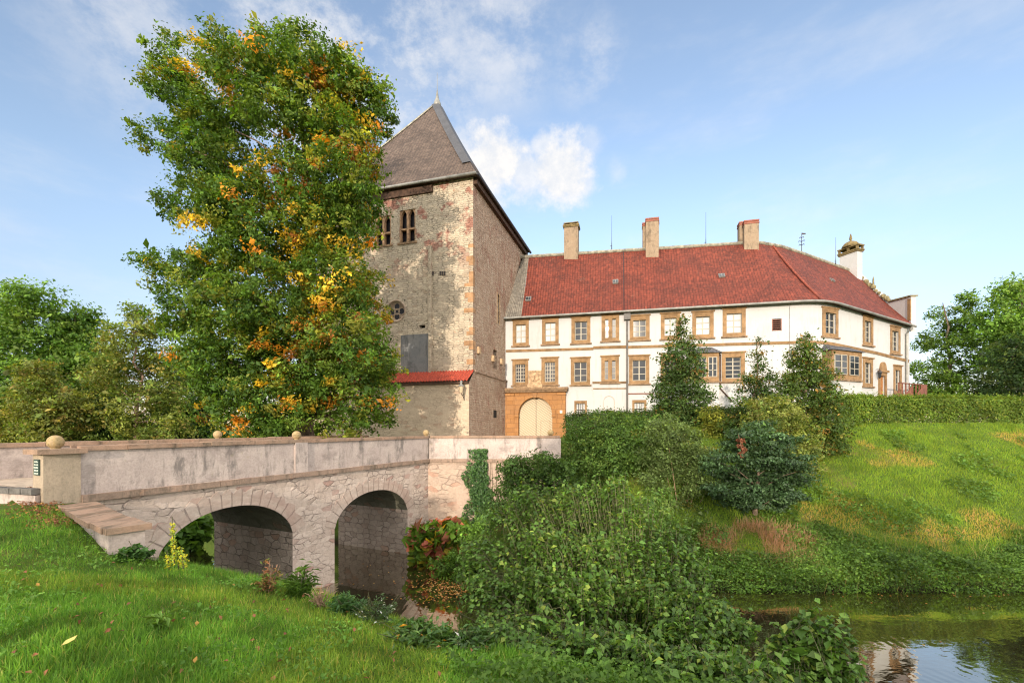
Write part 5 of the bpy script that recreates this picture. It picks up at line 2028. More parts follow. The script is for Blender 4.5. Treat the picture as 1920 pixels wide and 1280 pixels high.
# shrubs down the left flank of the mound
SG = [((0.05, 0.095, 0.018), 5), ((0.04, 0.075, 0.015), 3), ((0.08, 0.12, 0.025), 2)]
def shrub(name, label, items, Y, n, size, pal, dv=.6, mat='leaf', cat='shrub', group=None, stems=True, sm='stem', **kw):
    lobs = pxlobes(items, Y, dv, .9, len(items) + 2)
    cx = np.mean([l[0] for l in lobs])
    cy = np.mean([l[1] for l in lobs])
    zmin = min(l[2] - l[5] for l in lobs)
    b = np.array([cx, cy, min(float(height(cx, cy)), zmin + .3)])
    m = None
    if stems:
        m = MB()
        rs_ = random.Random(len(items))
        for l in lobs:
            e = np.array(l[:3])
            s_ = b + np.array([rs_.uniform(-.25, .25), rs_.uniform(-.25, .25), 0])
            m.tube([s_, s_ * .5 + e * .5 + np.array([0, 0, .12]), e], [.03, .02, .006], 5)
    plant(name, b, label, cat, lobs, n, size, pal, mat=mat, group=group, trunk=m, trunk_mat=sm, wood='stem', part='foliage', **kw)


shrub('privet_shrub', 'large dense green shrub on the slope just below the gateway hedge', [(1085, 822, 36), (1130, 808, 44), (1180, 812, 46), (1225, 815, 40), (1150, 845, 50), (1070, 870, 30), (1110, 875, 46), (1165, 875, 50), (1210, 870, 40), (1130, 925, 44), (1190, 925, 44)], 25.8, 34000, .12, [((0.065, 0.12, 0.022), 5), ((0.045, 0.085, 0.016), 3), ((0.10, 0.145, 0.03), 2)], clump=.45, shell=.3)
shrub('bramble_shrub', 'low leafy green bramble covering the slope left of the maple trunk', [(1215, 990, 36), (1260, 1000, 34), (1310, 1000, 30), (1340, 1010, 22), (1180, 1010, 36), (1235, 950, 34), (1290, 1030, 34), (1345, 1040, 26), (1150, 1000, 30)], 20.6, 15000, .10, [((0.075, 0.135, 0.024), 5), ((0.055, 0.10, 0.018), 3), ((0.11, 0.16, 0.035), 1.5)], clump=.35)
shrub('willow_shrub', 'pale grey-green shrub with bare upright stems left of the dark maple', [(1250, 810, 34), (1290, 830, 30), (1240, 855, 36), (1285, 875, 34), (1320, 860, 22), (1230, 900, 24), (1300, 905, 24), (1275, 960, 34), (1250, 990, 26), (1300, 985, 24), (1335, 905, 14)], 23.3, 22000, .11, [((0.095, 0.135, 0.04), 4), ((0.07, 0.105, 0.03), 3), ((0.12, 0.15, 0.06), 1)], clump=.4, sm='dry')
shrub('dark_shrub', 'dark shrub with upright shoots in front of the terrace wall', [(960, 880, 26), (985, 900, 30), (1020, 880, 34), (1050, 900, 36), (955, 930, 30), (1000, 945, 36), (1050, 945, 36), (930, 960, 26), (975, 862, 14), (1010, 855, 14), (1090, 960, 34)], 22.8, 24000, .11, [((0.035, 0.07, 0.015), 4), ((0.05, 0.09, 0.018), 3)], clump=.35)
shrub('bindweed_tangle', 'bright tangle of bindweed with small white flowers behind the big foreground bush', [(1150, 940, 24), (1185, 960, 26), (1200, 990, 26), (1160, 985, 26), (1225, 1015, 26), (1260, 1040, 26), (1130, 960, 20)], 19.5, 7000, .12, [((0.09, 0.15, 0.025), 5), ((0.07, 0.12, 0.02), 3), ((0.7, 0.7, 0.68), .12)], clump=.35)
# ivy on the terrace wall
iv = thing('wall_ivy', (-1.5, 24.6, -6.2), 'dark ivy column climbing the terrace wall up to its parapet', 'ivy')
n = 5200
f = rng.random(n)
zc = -6.1 + 4.9 * f
cxv = -1.55 + .10 * np.sin(f * 7) - .1 * f + (rng.random(n) - .5) * (1.5 - .9 * f) * (.7 + .6 * vnoise(zc, zc * 0, .35, 7))
P = np.stack([cxv, 24.72 - np.abs(rng.normal(size=n)) * .14 * (1.6 - f), zc], 1)
extra = rng.random(n) < .15
P[extra, 0] = -1.9 - rng.random(int(extra.sum())) * .6 + .2 * np.sin(P[extra, 2] * 3)
leaf_object('foliage', P, np.array([0, -1, .35]) + .4 * rng.normal(size=(n, 3)), .11 * np.exp(rng.normal(size=n) * .25), pick([((0.03, 0.07, 0.018), 4), ((0.05, 0.10, 0.025), 3)], n) * np.exp(rng.normal(size=(n, 1)) * .25), M['leaf_gloss'], iv, wid=.8)
m = MB()
for k in range(6):
    x = -1.8 + k * .17
    m.tube([(x, 24.7, -6.2), (x + .1, 24.72, -4), (x + random.uniform(-.2, .3), 24.72, -2.2 + k * .1)], [.03, .02, .01], 5)
m.build('stem', M['bark'], iv)
# large-leaved autumn plants by the water
shrub('butterbur_plant', 'large-leaved plant with green, red and orange leaves at the foot of the terrace wall', [(790, 1010, 22), (815, 995, 24), (845, 1000, 24), (800, 1035, 24), (835, 1030, 26), (870, 1025, 22), (780, 1040, 14), (850, 985, 16)], 21.6, 900, .38, [((0.08, 0.15, 0.02), 6), ((0.13, 0.18, 0.02), 3), ((0.3, 0.22, 0.02), 1), ((0.33, 0.1, 0.06), 1.3), ((0.24, 0.1, 0.06), 1)], clump=.4, wid=.85, per=8, cat='plant')
shrub('waterside_plant', 'low bright leafy plants along the water under the autumn-coloured leaves', [(830, 1065, 18), (860, 1055, 24), (890, 1060, 26), (850, 1085, 16), (885, 1085, 20), (910, 1040, 26), (880, 1000, 20), (905, 985, 18)], 19.6, 7000, .11, [((0.08, 0.15, 0.02), 4), ((0.06, 0.11, 0.02), 3)], clump=.3, cat='plant', stems=False)
shrub('butterbur_plant', 'broad-leaved green plant seen through the left bridge arch', [(340, 1000, 26), (365, 990, 20), (330, 1030, 24), (360, 1020, 20), (300, 1025, 20)], 24.5, 900, .36, [((0.07, 0.14, 0.02), 4), ((0.05, 0.1, 0.02), 2)], clump=.5, wid=.85, per=8, cat='plant')

# big foreground bush
FB = [(945, 960, 40, 9.2), (1000, 930, 36, 9.4), (1060, 925, 40, 9.3), (1130, 935, 45, 9.3), (1160, 905, 22, 9.3), (1190, 960, 50, 9.0), (1250, 1010, 50, 8.8), (905, 1030, 45, 8.8), (960, 1020, 60, 8.8), (1040, 1010, 70, 8.6), (1130, 1030, 75, 8.3), (1220, 1070, 70, 8.0),
      (1300, 1050, 45, 8.4), (890, 1090, 32, 8.4), (930, 1100, 60, 8.2), (1010, 1090, 65, 7.8), (1100, 1110, 80, 7.4), (1200, 1140, 80, 7.2), (1290, 1120, 65, 7.4), (1350, 1150, 50, 7.3), (930, 1170, 45, 7.3),
      (1130, 1200, 70, 6.8), (1230, 1215, 75, 6.5), (1320, 1205, 65, 6.5), (1390, 1195, 50, 6.7), (1380, 1260, 55, 6.2), (1290, 1270, 55, 6.0), (1440, 1250, 34, 6.3),
      (905, 1195, 30, 5.9), (950, 1200, 46, 5.7), (1030, 1205, 50, 5.6), (1110, 1225, 50, 5.4), (1190, 1245, 50, 5.3), (1000, 1160, 46, 6.2), (1260, 1262, 44, 5.3), (1095, 912, 16, 9.0), (1158, 900, 14, 9.0), (985, 915, 14, 9.2),
      (1080, 1190, 45, 5.6), (1150, 1215, 45, 5.2), (1230, 1230, 50, 5.0), (1310, 1240, 55, 4.9), (1390, 1250, 50, 5.0), (1460, 1265, 38, 5.0), (1350, 1285, 55, 4.6), (1270, 1290, 50, 4.6), (1010, 1225, 36, 5.3)]
DOG = [((0.065, 0.125, 0.019), 5), ((0.046, 0.092, 0.014), 4), ((0.10, 0.165, 0.026), 2.2), ((0.15, 0.19, 0.03), .7)]


def arching(name, label, items, n, size, pal, b, nst, seed):
    """shrub of arching shoots with leaves set along them"""
    t = thing(name, b, label, 'bush')
    rs_ = np.random.default_rng(seed)
    L = np.array([(*W(px, py, Y), .88 * r / F * Y) for px, py, r, Y in items])
    m = MB()
    Ps, Ns, As = [], [], []
    per = max(6, n // nst)
    wgt = L[:, 3] ** 2
    for k in range(nst):
        l = L[rs_.choice(len(L), p=wgt / wgt.sum())]
        for _try in range(6):        # shoots gather in bunches, with hollows between
            d = rs_.normal(size=3)
            d /= np.linalg.norm(d)
            d[2] = abs(d[2]) * .8 - .1
            e = l[:3] + d * l[3] * rs_.uniform(.5, 1.2)
            if vnoise(e[0] * 1.0 + .3 * e[1], e[2] + .4 * e[1], .55, 15) > .47:
                break
        s0 = np.array(b) + np.array([rs_.normal() * .35, rs_.normal() * .35, 0.0])
        out = e - s0
        ln = np.linalg.norm(out)
        st_ = e - out / ln * min(ln * .8, rs_.uniform(.45, 1.0)) + np.array([0, 0, rs_.uniform(-.1, .15)])
        ctrl = (st_ + e) / 2 + np.array([0, 0, rs_.uniform(.05, .16)])
        e = e + np.array([0, 0, -rs_.uniform(0, .14)])
        if k % 4 == 0:      # upright leafy shoot
            st_ = e - np.array([rs_.normal() * .12, rs_.normal() * .12, rs_.uniform(.35, .6)])
            ctrl = (st_ + e) / 2
            e = e + np.array([rs_.normal() * .08, rs_.normal() * .08, rs_.uniform(.1, .3)])
        if k % 60 == 0:
            m.tube([s0, (s0 + st_) / 2 + np.array([0, 0, .15]), st_, e], [.022, .014, .008, .003], 5)
        else:
            m.tube([st_, ctrl, e], [.006, .005, .002], 3)
        tt = np.sort(rs_.uniform(.05, 1.0, per))
        c = ((1 - tt) ** 2)[:, None] * st_ + (2 * tt * (1 - tt))[:, None] * ctrl + (tt ** 2)[:, None] * e
        side = np.cross(e - st_, (0, 0, 1.0))
        side /= np.linalg.norm(side) + 1e-9
        sg_ = np.where(np.arange(per) % 2 == 0, 1, -1)[:, None]
        ax = side * sg_ * .8 + (e - st_) / np.linalg.norm(e - st_) * .5 + np.array([0, 0, -.35])
        Ps.append(c + ax * size * .45 + rs_.normal(size=(per, 3)) * .012)
        As.append(ax)
        Ns.append(np.array([0, 0, 1.0]) + .35 * side * sg_ + rs_.normal(size=(per, 3)) * .35)
    P, N, A_ = np.concatenate(Ps), np.concatenate(Ns), np.concatenate(As)
    sh = np.repeat(np.exp(rs_.normal(size=nst) * .2), per)
    T = pick(pal, len(P)) * (sh * np.exp(rs_.normal(size=len(P)) * .2))[:, None]
    m.build('stem', M['stem'], t)
    leaf_object('foliage', P, N, size * np.exp(rs_.normal(size=len(P)) * .25), T, M['leaf_gloss'], t, wid=.66, aim=A_)


arching('dogwood_bush', 'big glossy green dogwood bush filling the foreground between the bridge and the water', FB, 52000, .084, DOG, (2.2, 7.6, -5.0), 3000, 2)
arching('dogwood_bush', 'smaller leafy green bush at the bottom right in front of the water', [(1505, 1165, 24, 5.6), (1545, 1180, 24, 5.5), (1500, 1215, 40, 5.5), (1555, 1215, 32, 5.4), (1590, 1190, 16, 5.4), (1470, 1250, 40, 5.5), (1540, 1260, 45, 5.3), (1600, 1250, 18, 5.3), (1590, 1275, 24, 5.2), (1515, 1142, 12, 5.5), (1560, 1150, 10, 5.4), (1604, 1180, 10, 5.4), (1478, 1190, 14, 5.6)], 4200, .10, DOG, (3.4, 5.5, -3.6), 260, 5)

# ---------------------------------------------------------------- small plants on the near bank
def spot(px, py):
    """point of the near bank seen at a pixel (walk along the sight line)"""
    k = np.linspace(2.0, 30, 1400)
    x, z = (px - CX) / F * k, (HY - py) / F * k
    g = height(x, k) - z
    i = int(np.argmax(g > 0))
    return np.array([x[i], k[i], float(height(x[i], k[i]))])


m0 = spot(330, 1075)
print('MUL', m0, spot(480,1110), spot(700,1165), spot(1000,1240), spot(1300,1270))
mul = thing('mullein_plant', m0, 'tall yellow flowering spikes at the edge of the grass by the left arch', 'plant')
m = MB()
fl_P = []
for (px, yt, yb) in ((323, 968, 1050), (313, 1030, 1062), (331, 1020, 1060), (345, 1036, 1066), (340, 1025, 1060)):
    Y = m0[1] + random.uniform(-.1, .1)
    a, b_ = W(px + 4, yb + 6, Y), W(px, yt, Y)
    m.tube([a, (a + b_) / 2, b_], [.012, .01, .004], 5)
    k = int((yb - yt) * 2.2)
    ff = rng.random(k) ** .9
    fl_P = (a * .15 + (a * (1 - ff[:, None]) + b_ * ff[:, None]) * .85 + .1 * (b_ - a) * 0 + rng.normal(size=(k, 3)) * .022)
    leaf_object('flower_spike', fl_P, rng.normal(size=(k, 3)) + np.array([0, -.6, .4]), .04, pick([((0.40, 0.37, 0.03), 3), ((0.2, 0.28, 0.04), 3)], k), M['leaf'], mul, wid=.9)
m.build('stem', M['stem'], mul)


def bank_plant(name, label, px, py, w, h, n, size, pal, wid=.3, stems=6, cat='plant', sm='stem', mat='leaf', up=.7):
    b = spot(px, py)
    t = thing(name, b, label, cat)
    R, H = w / F * b[1] / 2, h / F * b[1]
    m = MB()
    for k in range(stems):
        e = b + np.array([rng.normal() * R * .5, rng.normal() * R * .5, H * rng.uniform(.6, 1.0)])
        m.tube([b + np.array([rng.normal() * R * .3, rng.normal() * R * .3, -.05]), (b + e) / 2 + np.array([rng.normal() * .03, 0, 0]), e], [.008, .006, .003], 4)
    m.build('stem', M[sm], t)
    ns = max(6, n // 22)
    sa = rng.random(ns) * 2 * math.pi
    sr = R * rng.random(ns) ** .6
    shh = H * rng.uniform(.35, 1.05, ns) * (1.1 - .55 * (sr / R))
    k = rng.integers(0, ns, n)
    f = rng.random(n) ** .75
    a = sa[k] + rng.normal(size=n) * .9
    bx = sr[k] * (.35 + .75 * f)
    P = b + np.stack([bx * np.cos(sa[k]) + rng.normal(size=n) * size * .35, bx * np.sin(sa[k]) + rng.normal(size=n) * size * .35, shh[k] * f], 1)
    aim = np.stack([np.cos(a), np.sin(a), np.full(n, up)], 1)
    N = np.array([0, 0, 1.0]) + .5 * rng.normal(size=(n, 3))
    leaf_object('foliage', P, N, size * np.exp(rng.normal(size=n) * .3), pick(pal, n) * np.exp(rng.normal(size=(n, 1)) * .25), M[mat], t, wid=wid, aim=aim)


GP_ = [((0.06, 0.12, 0.02), 4), ((0.08, 0.14, 0.03), 2)]
bank_plant('celandine_plant', 'low dark green leafy plant at the end of the wing wall', 255, 1050, 60, 34, 320, .11, [((0.04, 0.09, 0.022), 1)], .75)
bank_plant('dock_plant', 'rust red dried dock stalk in front of the bridge pier', 500, 1110, 46, 66, 420, .07, [((0.32, 0.14, 0.07), 3), ((0.26, 0.2, 0.06), 2), ((0.1, 0.14, 0.03), 2)], .3, 7, 'plant', 'dry', 'litter', 1.2)
bank_plant('dead_stems', 'bunch of pale dead stems on the bank edge below the pier', 600, 1140, 60, 44, 60, .06, [((0.3, 0.2, 0.12), 1)], .25, 22, 'plant', 'dry', 'litter')
bank_plant('spurge_plant', 'dense round grey-green leafy clump at the water edge right of the dead stems', 650, 1150, 66, 44, 900, .09, [((0.05, 0.11, 0.035), 3), ((0.07, 0.13, 0.05), 2)], .22)
bank_plant('aster_plant', 'fine grey-green plant with tiny white flowers right of the round clump', 706, 1165, 80, 54, 1500, .045, [((0.07, 0.11, 0.045), 5), ((0.05, 0.08, 0.035), 3), ((0.6, 0.58, 0.6), .5)], .3, 14)
bank_plant('grass_tuft', 'tuft of tall green grass at the foot of the bridge pier', 565, 1120, 50, 70, 500, .16, GP_, .07, 8, up=2.2)
bank_plant('laurel_shrub', 'low shrub with long green and a few orange leaves in front of the dark water', 785, 1208, 130, 42, 1200, .10, [((0.055, 0.11, 0.025), 5), ((0.08, 0.13, 0.03), 3), ((0.4, 0.18, 0.02), .15)], .3, 12, 'shrub', mat='leaf_gloss')
bank_plant('laurel_shrub', 'dark low shrub with one white bloom tucked against the big bush', 880, 1215, 110, 40, 1000, .09, [((0.04, 0.08, 0.02), 5), ((0.06, 0.1, 0.025), 3), ((0.7, 0.65, 0.6), .03)], .35, 12, 'shrub', mat='leaf_gloss')
bank_plant('weed_plant', 'pale leafy weed rosette in the middle of the left grass', 297, 1180, 40, 40, 60, .13, [((0.11, 0.19, 0.035), 1)], .2, 2)
# single yellow leaf on the grass
lf = spot(133, 1222)
t = thing('fallen_leaf', lf, 'single pale yellow leaf lying on the grass at the lower left', 'leaf')
m = MB()
c = lf + np.array([0, 0, .09])
m.add([c + np.array(q) for q in ((-.035, -.05, -.01), (-.045, 0, .012), (0, .06, .03), (.03, .0, .02), (0, -.03, .0))], [(0, 4, 2, 1), (4, 3, 2)])
m.build('blade', simple('yellow_leaf', (0.55, 0.42, 0.12), 0.7, 0.15), t)


# ---------------------------------------------------------------- grass and ground cover (uncountable)
def blades(name, x, y, hgt, wdt, col, lean=.5, kind='stuff', label=None, cat=None):
    n = len(x)
    z = height(x, y)
    a = rng.random(n) * 2 * math.pi
    b = np.stack([x, y, z - .01], 1)
    side = np.stack([np.cos(a), np.sin(a), np.zeros(n)], 1) * (wdt / 2)[:, None]
    la = rng.random(n) * 2 * math.pi
    le = np.abs(rng.normal(size=n)) * lean
    off = np.stack([np.cos(la) * le * hgt, np.sin(la) * le * hgt, hgt * np.sqrt(np.maximum(.15, 1 - .6 * le ** 2))], 1)
    mid = b + off * .55 + np.stack([np.zeros(n), np.zeros(n), hgt * .08], 1)
    V = np.stack([b - side, b + side, mid + side * .7, mid - side * .7, b + off], 1).reshape(-1, 3)
    k = np.arange(n)[:, None] * 5
    me = bpy.data.meshes.new(name)
    q = (k + np.array([[0, 1, 2, 3]])).astype(np.int32)
    t = (k + np.array([[3, 2, 4]])).astype(np.int32)
    loops = np.concatenate([q.ravel(), t.ravel()])
    me.vertices.add(len(V))
    me.vertices.foreach_set('co', V.astype(np.float32).ravel())
    me.loops.add(len(loops))
    me.loops.foreach_set('vertex_index', loops)
    me.polygons.add(2 * n)
    me.polygons.foreach_set('loop_start', np.concatenate([np.arange(n) * 4, 4 * n + np.arange(n) * 3]).astype(np.int32))
    me.update(calc_edges=True)
    finish(me, M['grass'], False, False, np.repeat(np.clip(col, 0, 1), 5, axis=0))
    o = bpy.data.objects.new(name, me)
    COL.objects.link(o)
    return tag(o, label, cat, None, kind)


def cand(n, x0, x1, y0, y1):
    return rng.uniform(x0, x1, n), rng.uniform(y0, y1, n)


# near bank lawn: more blades where they show largest
xs_, ys_ = [], []
for (n, y0, y1) in ((70000, 1.6, 4.0), (80000, 4.0, 7.0), (70000, 7.0, 11.5)):
    y = rng.uniform(y0, y1, n)
    x = rng.uniform(-1.2, .75, n) * y
    xs_.append(x)
    ys_.append(y)
x, y = np.concatenate(xs_), np.concatenate(ys_)
x2, y2 = cand(30000, -16, 6, 1.5, 12)
x, y = np.concatenate([x, x2]), np.concatenate([y, y2])
dn = np.interp(x, NEAR[:, 0], NEAR[:, 1]) - y
rel = np.array([x, y]).T - wa
uw, dw = rel @ wd_, rel @ wn_
rb = np.array([x, y]).T - B0
sb, db = rb @ bd, -(rb @ bn)
roadm = (x < -10.8) & (y > 10.8 + (-11.3 - x) * .3)
ok = (dn > .3) & ~((uw > -.3) & (uw < WL + .05) & (np.abs(dw) < .36)) & (db > .1) & ~roadm
ok &= ~((sb < .3) & (db < .25))
x, y = x[ok], y[ok]
n = len(x)
pt = vnoise(x, y, 1.1, 4)
pt2 = vnoise(x, y, .35, 6)
h = (.035 + .07 * rng.random(n)) * (.45 + 1.0 * pt + .5 * pt2) * np.interp(np.interp(x, NEAR[:, 0], NEAR[:, 1]) - y, [0, 3, 5, 8], [2.2, 1.7, 1.1, .9])
col = pick([((0.075, 0.155, 0.022), 5), ((0.055, 0.12, 0.018), 4), ((0.11, 0.19, 0.03), 3), ((0.2, 0.2, 0.06), .8)], n)
col = col * (0.5 + .75 * pt2 + .35 * (vnoise(x, y, .16, 9) - .3))[:, None]
dry = (vnoise(x, y, 1.6, 12) > .70)[:, None]
col = np.where(dry, col * np.array([1.35, 1.05, 1.1]), col)
blades('grass', x, y, h, .006 + .005 * rng.random(n), col, .75)
# mound meadow
x, y = cand(260000, 2.5, 48, 18.0, 33)
fy = np.interp(x, FAR[:, 0], FAR[:, 1])
keep = (y - fy > .3) & (y < 31.0 + .05 * (x - 20)) & (x / y < 1.3) & (x / y > .2)
x, y = x[keep], y[keep]
n = len(x)
dry = vnoise(x, y, 3.0, 21) * .6 + vnoise(x, y, 1.1, 22) * .4
col = pick([((0.095, 0.15, 0.018), 5), ((0.075, 0.125, 0.016), 3), ((0.14, 0.175, 0.022), 3)], n) * (.8 + .5 * vnoise(x, y, .7, 5))[:, None]
dc = pick([((0.26, 0.18, 0.06), 3), ((0.20, 0.185, 0.035), 4), ((0.30, 0.16, 0.08), 1)], n)
wd = (np.clip((dry - .62) / .09, 0, 1) * (rng.random(n) < .85))[:, None]
col = col * (1 - wd) + dc * wd
blades('meadow_grass', x, y, .07 + .16 * rng.random(n) * (.25 + 1.3 * vnoise(x, y, 1.3, 31)), .018 + .014 * rng.random(n), col, .9)
# tall dry stems in patches of the shaded slope
x, y = cand(20000, 7, 16, 18.4, 22.4)
keep = (vnoise(x, y, .9, 41) + .25 * rng.random(len(x)) > .52) & (((x - 11.0) / 2.7) ** 2 + ((y - 20.3) / 1.25) ** 2 < 1)
x, y = x[keep], y[keep]
n = len(x)
blades('dry_reeds', x, y, .25 + .35 * rng.random(n), .016 + .008 * rng.random(n), pick([((0.25, 0.14, 0.10), 3), ((0.2, 0.135, 0.07), 2)], n), 1.3)


def cover(name, x, y, hmax, size, pal, mat='leaf', wid=.6, layers=1.0):
    n = len(x)
    z = height(x, y) + hmax * (rng.random(n) ** .6)
    P = np.stack([x, y, z], 1)
    N = np.array([0, -.25, 1.0]) + .5 * rng.normal(size=(n, 3))
    c = pick(pal, n) * (.65 + .7 * vnoise(x, y, .8, 51))[:, None] * np.exp(rng.normal(size=(n, 1)) * .2)
    leaf_object(name, P, N, size * np.exp(rng.normal(size=n) * .3), c, M[mat], None, wid=wid, kind='stuff')


# nettles and bramble along the far shore
x, y = cand(170000, 1.0, 44, 17.6, 22.5)
fy = np.interp(x, FAR[:, 0], FAR[:, 1])
lim = .9 + 2.4 * vnoise(x, y * 0, 3.5, 61) + 1.2 * vnoise(x, y, 1.2, 62)
d = y - fy
keep = (d > -.35) & (d < lim) & (x / y < 1.3) & ~((((x - 11.0) / 2.5) ** 2 + ((y - 20.4) / 1.0) ** 2 < 1))
x, y, d, lim = x[keep], y[keep], d[keep], lim[keep]
cover('ground_cover', x, y, np.interp(d / lim, [-.3, 0, .4, 1], [.2, .6, .55, .12]) * (.45 + 1.1 * vnoise(x, y, .9, 66)), .095, [((0.065, 0.125, 0.02), 4), ((0.10, 0.17, 0.026), 3), ((0.05, 0.09, 0.018), 2)])
for_blades = rng.random(len(x)) < .16
xb, yb = x[for_blades], y[for_blades] + .5 * rng.random(int(for_blades.sum()))
blades('shore_grass', xb, yb, .3 + .55 * rng.random(len(xb)) * vnoise(xb, yb, 1.4, 67), .014 + .008 * rng.random(len(xb)), pick([((0.06, 0.11, 0.02), 4), ((0.10, 0.13, 0.03), 2), ((0.2, 0.16, 0.07), 1)], len(xb)), .7)
# low plants on the mound
x, y = cand(60000, 9, 46, 19, 30)
keep = (vnoise(x, y, 2.2, 71) * .6 + vnoise(x, y, .9, 72) * .4 > .63) & (x / y < 1.3)
x, y = x[keep], y[keep]
cover('meadow_weeds', x, y, .32, .13, [((0.07, 0.135, 0.02), 4), ((0.11, 0.17, 0.03), 2)])
# nettles at the lower edge of the near bank
x, y = cand(26000, -2.2, 4.5, 3.2, 8.6)
dn = np.interp(x, NEAR[:, 0], NEAR[:, 1]) - y
px_, py_ = CX + F * x / y, HY - F * height(x, y) / y
keep = (px_ > 700 + 260 * vnoise(x, y, .6, 81)) & (px_ < 1560) & (py_ > 1230 + 40 * vnoise(x, y, .4, 82)) & (py_ < 1480)
x, y = x[keep], y[keep]
cover('nettles', x, y, .20, .06, [((0.065, 0.125, 0.018), 4), ((0.09, 0.155, 0.024), 3), ((0.05, 0.095, 0.015), 2)], 'leaf', .5)
# lawn weeds
x, y = cand(34000, -9, 2, 2.2, 10)
keep = (vnoise(x, y, .7, 91) * .6 + vnoise(x, y, .22, 92) * .4 > .56) & (np.interp(x, NEAR[:, 0], NEAR[:, 1]) - y > 1.5)
x, y = x[keep], y[keep]
cover('lawn_weeds', x, y, .10, .042, [((0.08, 0.17, 0.022), 4), ((0.12, 0.21, 0.035), 2)], 'leaf', .55)
# litter: below the wing wall, on the mound, on the water
pts_ = []
for k in range(900):
    u, d = random.uniform(-1.5, 2.2), random.gauss(-.62, .2)
    p = PW(u, 0, d)
    pts_.append((p[0], p[1], float(height(p[0], p[1])) + random.uniform(.02, .09)))
for k in range(160):
    y = random.uniform(2.6, 8)
    x = random.uniform(-1.1, .2) * y
    pts_.append((x, y, float(height(x, y)) + .08))
P = np.array(pts_)
leaf_object('fallen_leaves', P, np.array([0, 0, 1.0]) + .5 * rng.normal(size=(len(P), 3)), .06, pick([((0.28, 0.12, 0.06), 4), ((0.2, 0.09, 0.05), 3), ((0.4, 0.22, 0.06), 1)], len(P)), M['litter'], None, wid=.7, kind='stuff')
pts_ = []
for k in range(420):
    p = W(random.gauss(835, 28), random.gauss(1098, 14), 1)
    s_ = WATER_Z / p[2]
    pts_.append((p[0] * s_, p[1] * s_, WATER_Z + .012))
for k in range(60):
    p = W(random.uniform(640, 860), random.uniform(1050, 1140), 1)
    s_ = WATER_Z / p[2]
    pts_.append((p[0] * s_, p[1] * s_, WATER_Z + .012))
for k in range(70):
    x = random.uniform(9, 30)
    pts_.append((x, random.choice([random.uniform(12, 18), float(np.interp(x, FAR[:, 0], FAR[:, 1])) - random.uniform(.1, .6)]), WATER_Z + .012))
P = np.array(pts_)
leaf_object('floating_leaves', P, np.array([0, 0, 1.0]) + .06 * rng.normal(size=(len(P), 3)), .085, pick([((0.42, 0.2, 0.05), 4), ((0.5, 0.32, 0.12), 2), ((0.3, 0.12, 0.05), 2)], len(P)), M['litter'], None, wid=.7, kind='stuff', fold=False)

# ---------------------------------------------------------------- trees behind the viewer that shade the bank, moat and bridge
for i, (x, ht, rad, lab) in enumerate(((-27, 9.5, 4.6, 'tall tree behind the viewer whose shade falls on the road'), (-19.5, 10.0, 4.4, 'tree behind the viewer whose shade falls on the bridge'),
                                       (-11.5, 14.3, 4.6, 'tallest tree behind the viewer, shading the terrace and hedge'), (-4.0, 9.6, 4.2, 'tree behind the viewer shading the foreground bush'),
                                       (3.5, 9.0, 3.4, 'low tree behind the viewer shading the foot of the mound'), (11, 6.9, 4.2, 'low tree behind the viewer shading the far shore'), (19, 6.6, 4.4, 'rightmost tree behind the viewer shading the water'))):
    Y = -28
    z0 = float(height(x, Y))
    rs = random.Random(i)
    lob = []
    for k in range(9 if i < 2 else 16):
        f = rs.random()
        zc_ = z0 + 1.6 + (ht - 2.4) * f
        r_ = rad * (1 - .55 * f) * rs.uniform(.2, .8)
        an = rs.random() * 6.28
        lob.append((x + r_ * math.cos(an), Y + r_ * math.sin(an), zc_, 1.7 - .5 * f, 1.7 - .5 * f, 1.4 - .4 * f))
    b = np.array([x, Y, z0])
    plant('shade_tree', b, lab, 'tree', lob, (1900, 1900, 3600)[i] if i < 3 else 6500, .34, GRN, trunk=trunk_mesh(b, (x, Y, z0 + ht - .8), .25, [l[:3] for l in lob], .3, .3, i, .12), group='trees behind the viewer', clump=1.1, shell=.15)

# ---------------------------------------------------------------- light, sky, camera
EL = math.radians(11.5)
sh = np.array([-.262, -.965])
sh /= np.linalg.norm(sh)
S = Vector((sh[0] * math.cos(EL), sh[1] * math.cos(EL), math.sin(EL)))
ld = bpy.data.lights.new('sun', 'SUN')
ld.energy = 2.05
ld.angle = math.radians(0.5)
ld.color = (1.0, 0.87, 0.71)
lo = bpy.data.objects.new('sun', ld)
COL.objects.link(lo)
lo.rotation_euler = S.to_track_quat('Z', 'Y').to_euler()
lo.location = S * 200

world = bpy.data.worlds.new('World')
SC.world = world
world.use_nodes = True
nt = world.node_tree
for nd in list(nt.nodes):
    nt.nodes.remove(nd)
g = G(nt)
out = nt.nodes.new('ShaderNodeOutputWorld')
bg = nt.nodes.new('ShaderNodeBackground')
nt.links.new(bg.outputs[0], out.inputs[0])
SKY_STR = 0.13
bg.inputs['Strength'].default_value = SKY_STR
sky = nt.nodes.new('ShaderNodeTexSky')
sky.sky_type = 'NISHITA'
sky.sun_disc = False
sky.sun_elevation = EL
sky.sun_rotation = math.atan2(sh[0], sh[1])
sky.air_density = 1.0
sky.dust_density = 0.3
sky.ozone_density = 1.5
dirv = nt.nodes.new('ShaderNodeTexCoord').outputs['Generated']


def dirpx(px, py):
    v = np.array([(px - CX) / F, 1, (HY - py) / F])
    return tuple(v / np.linalg.norm(v))


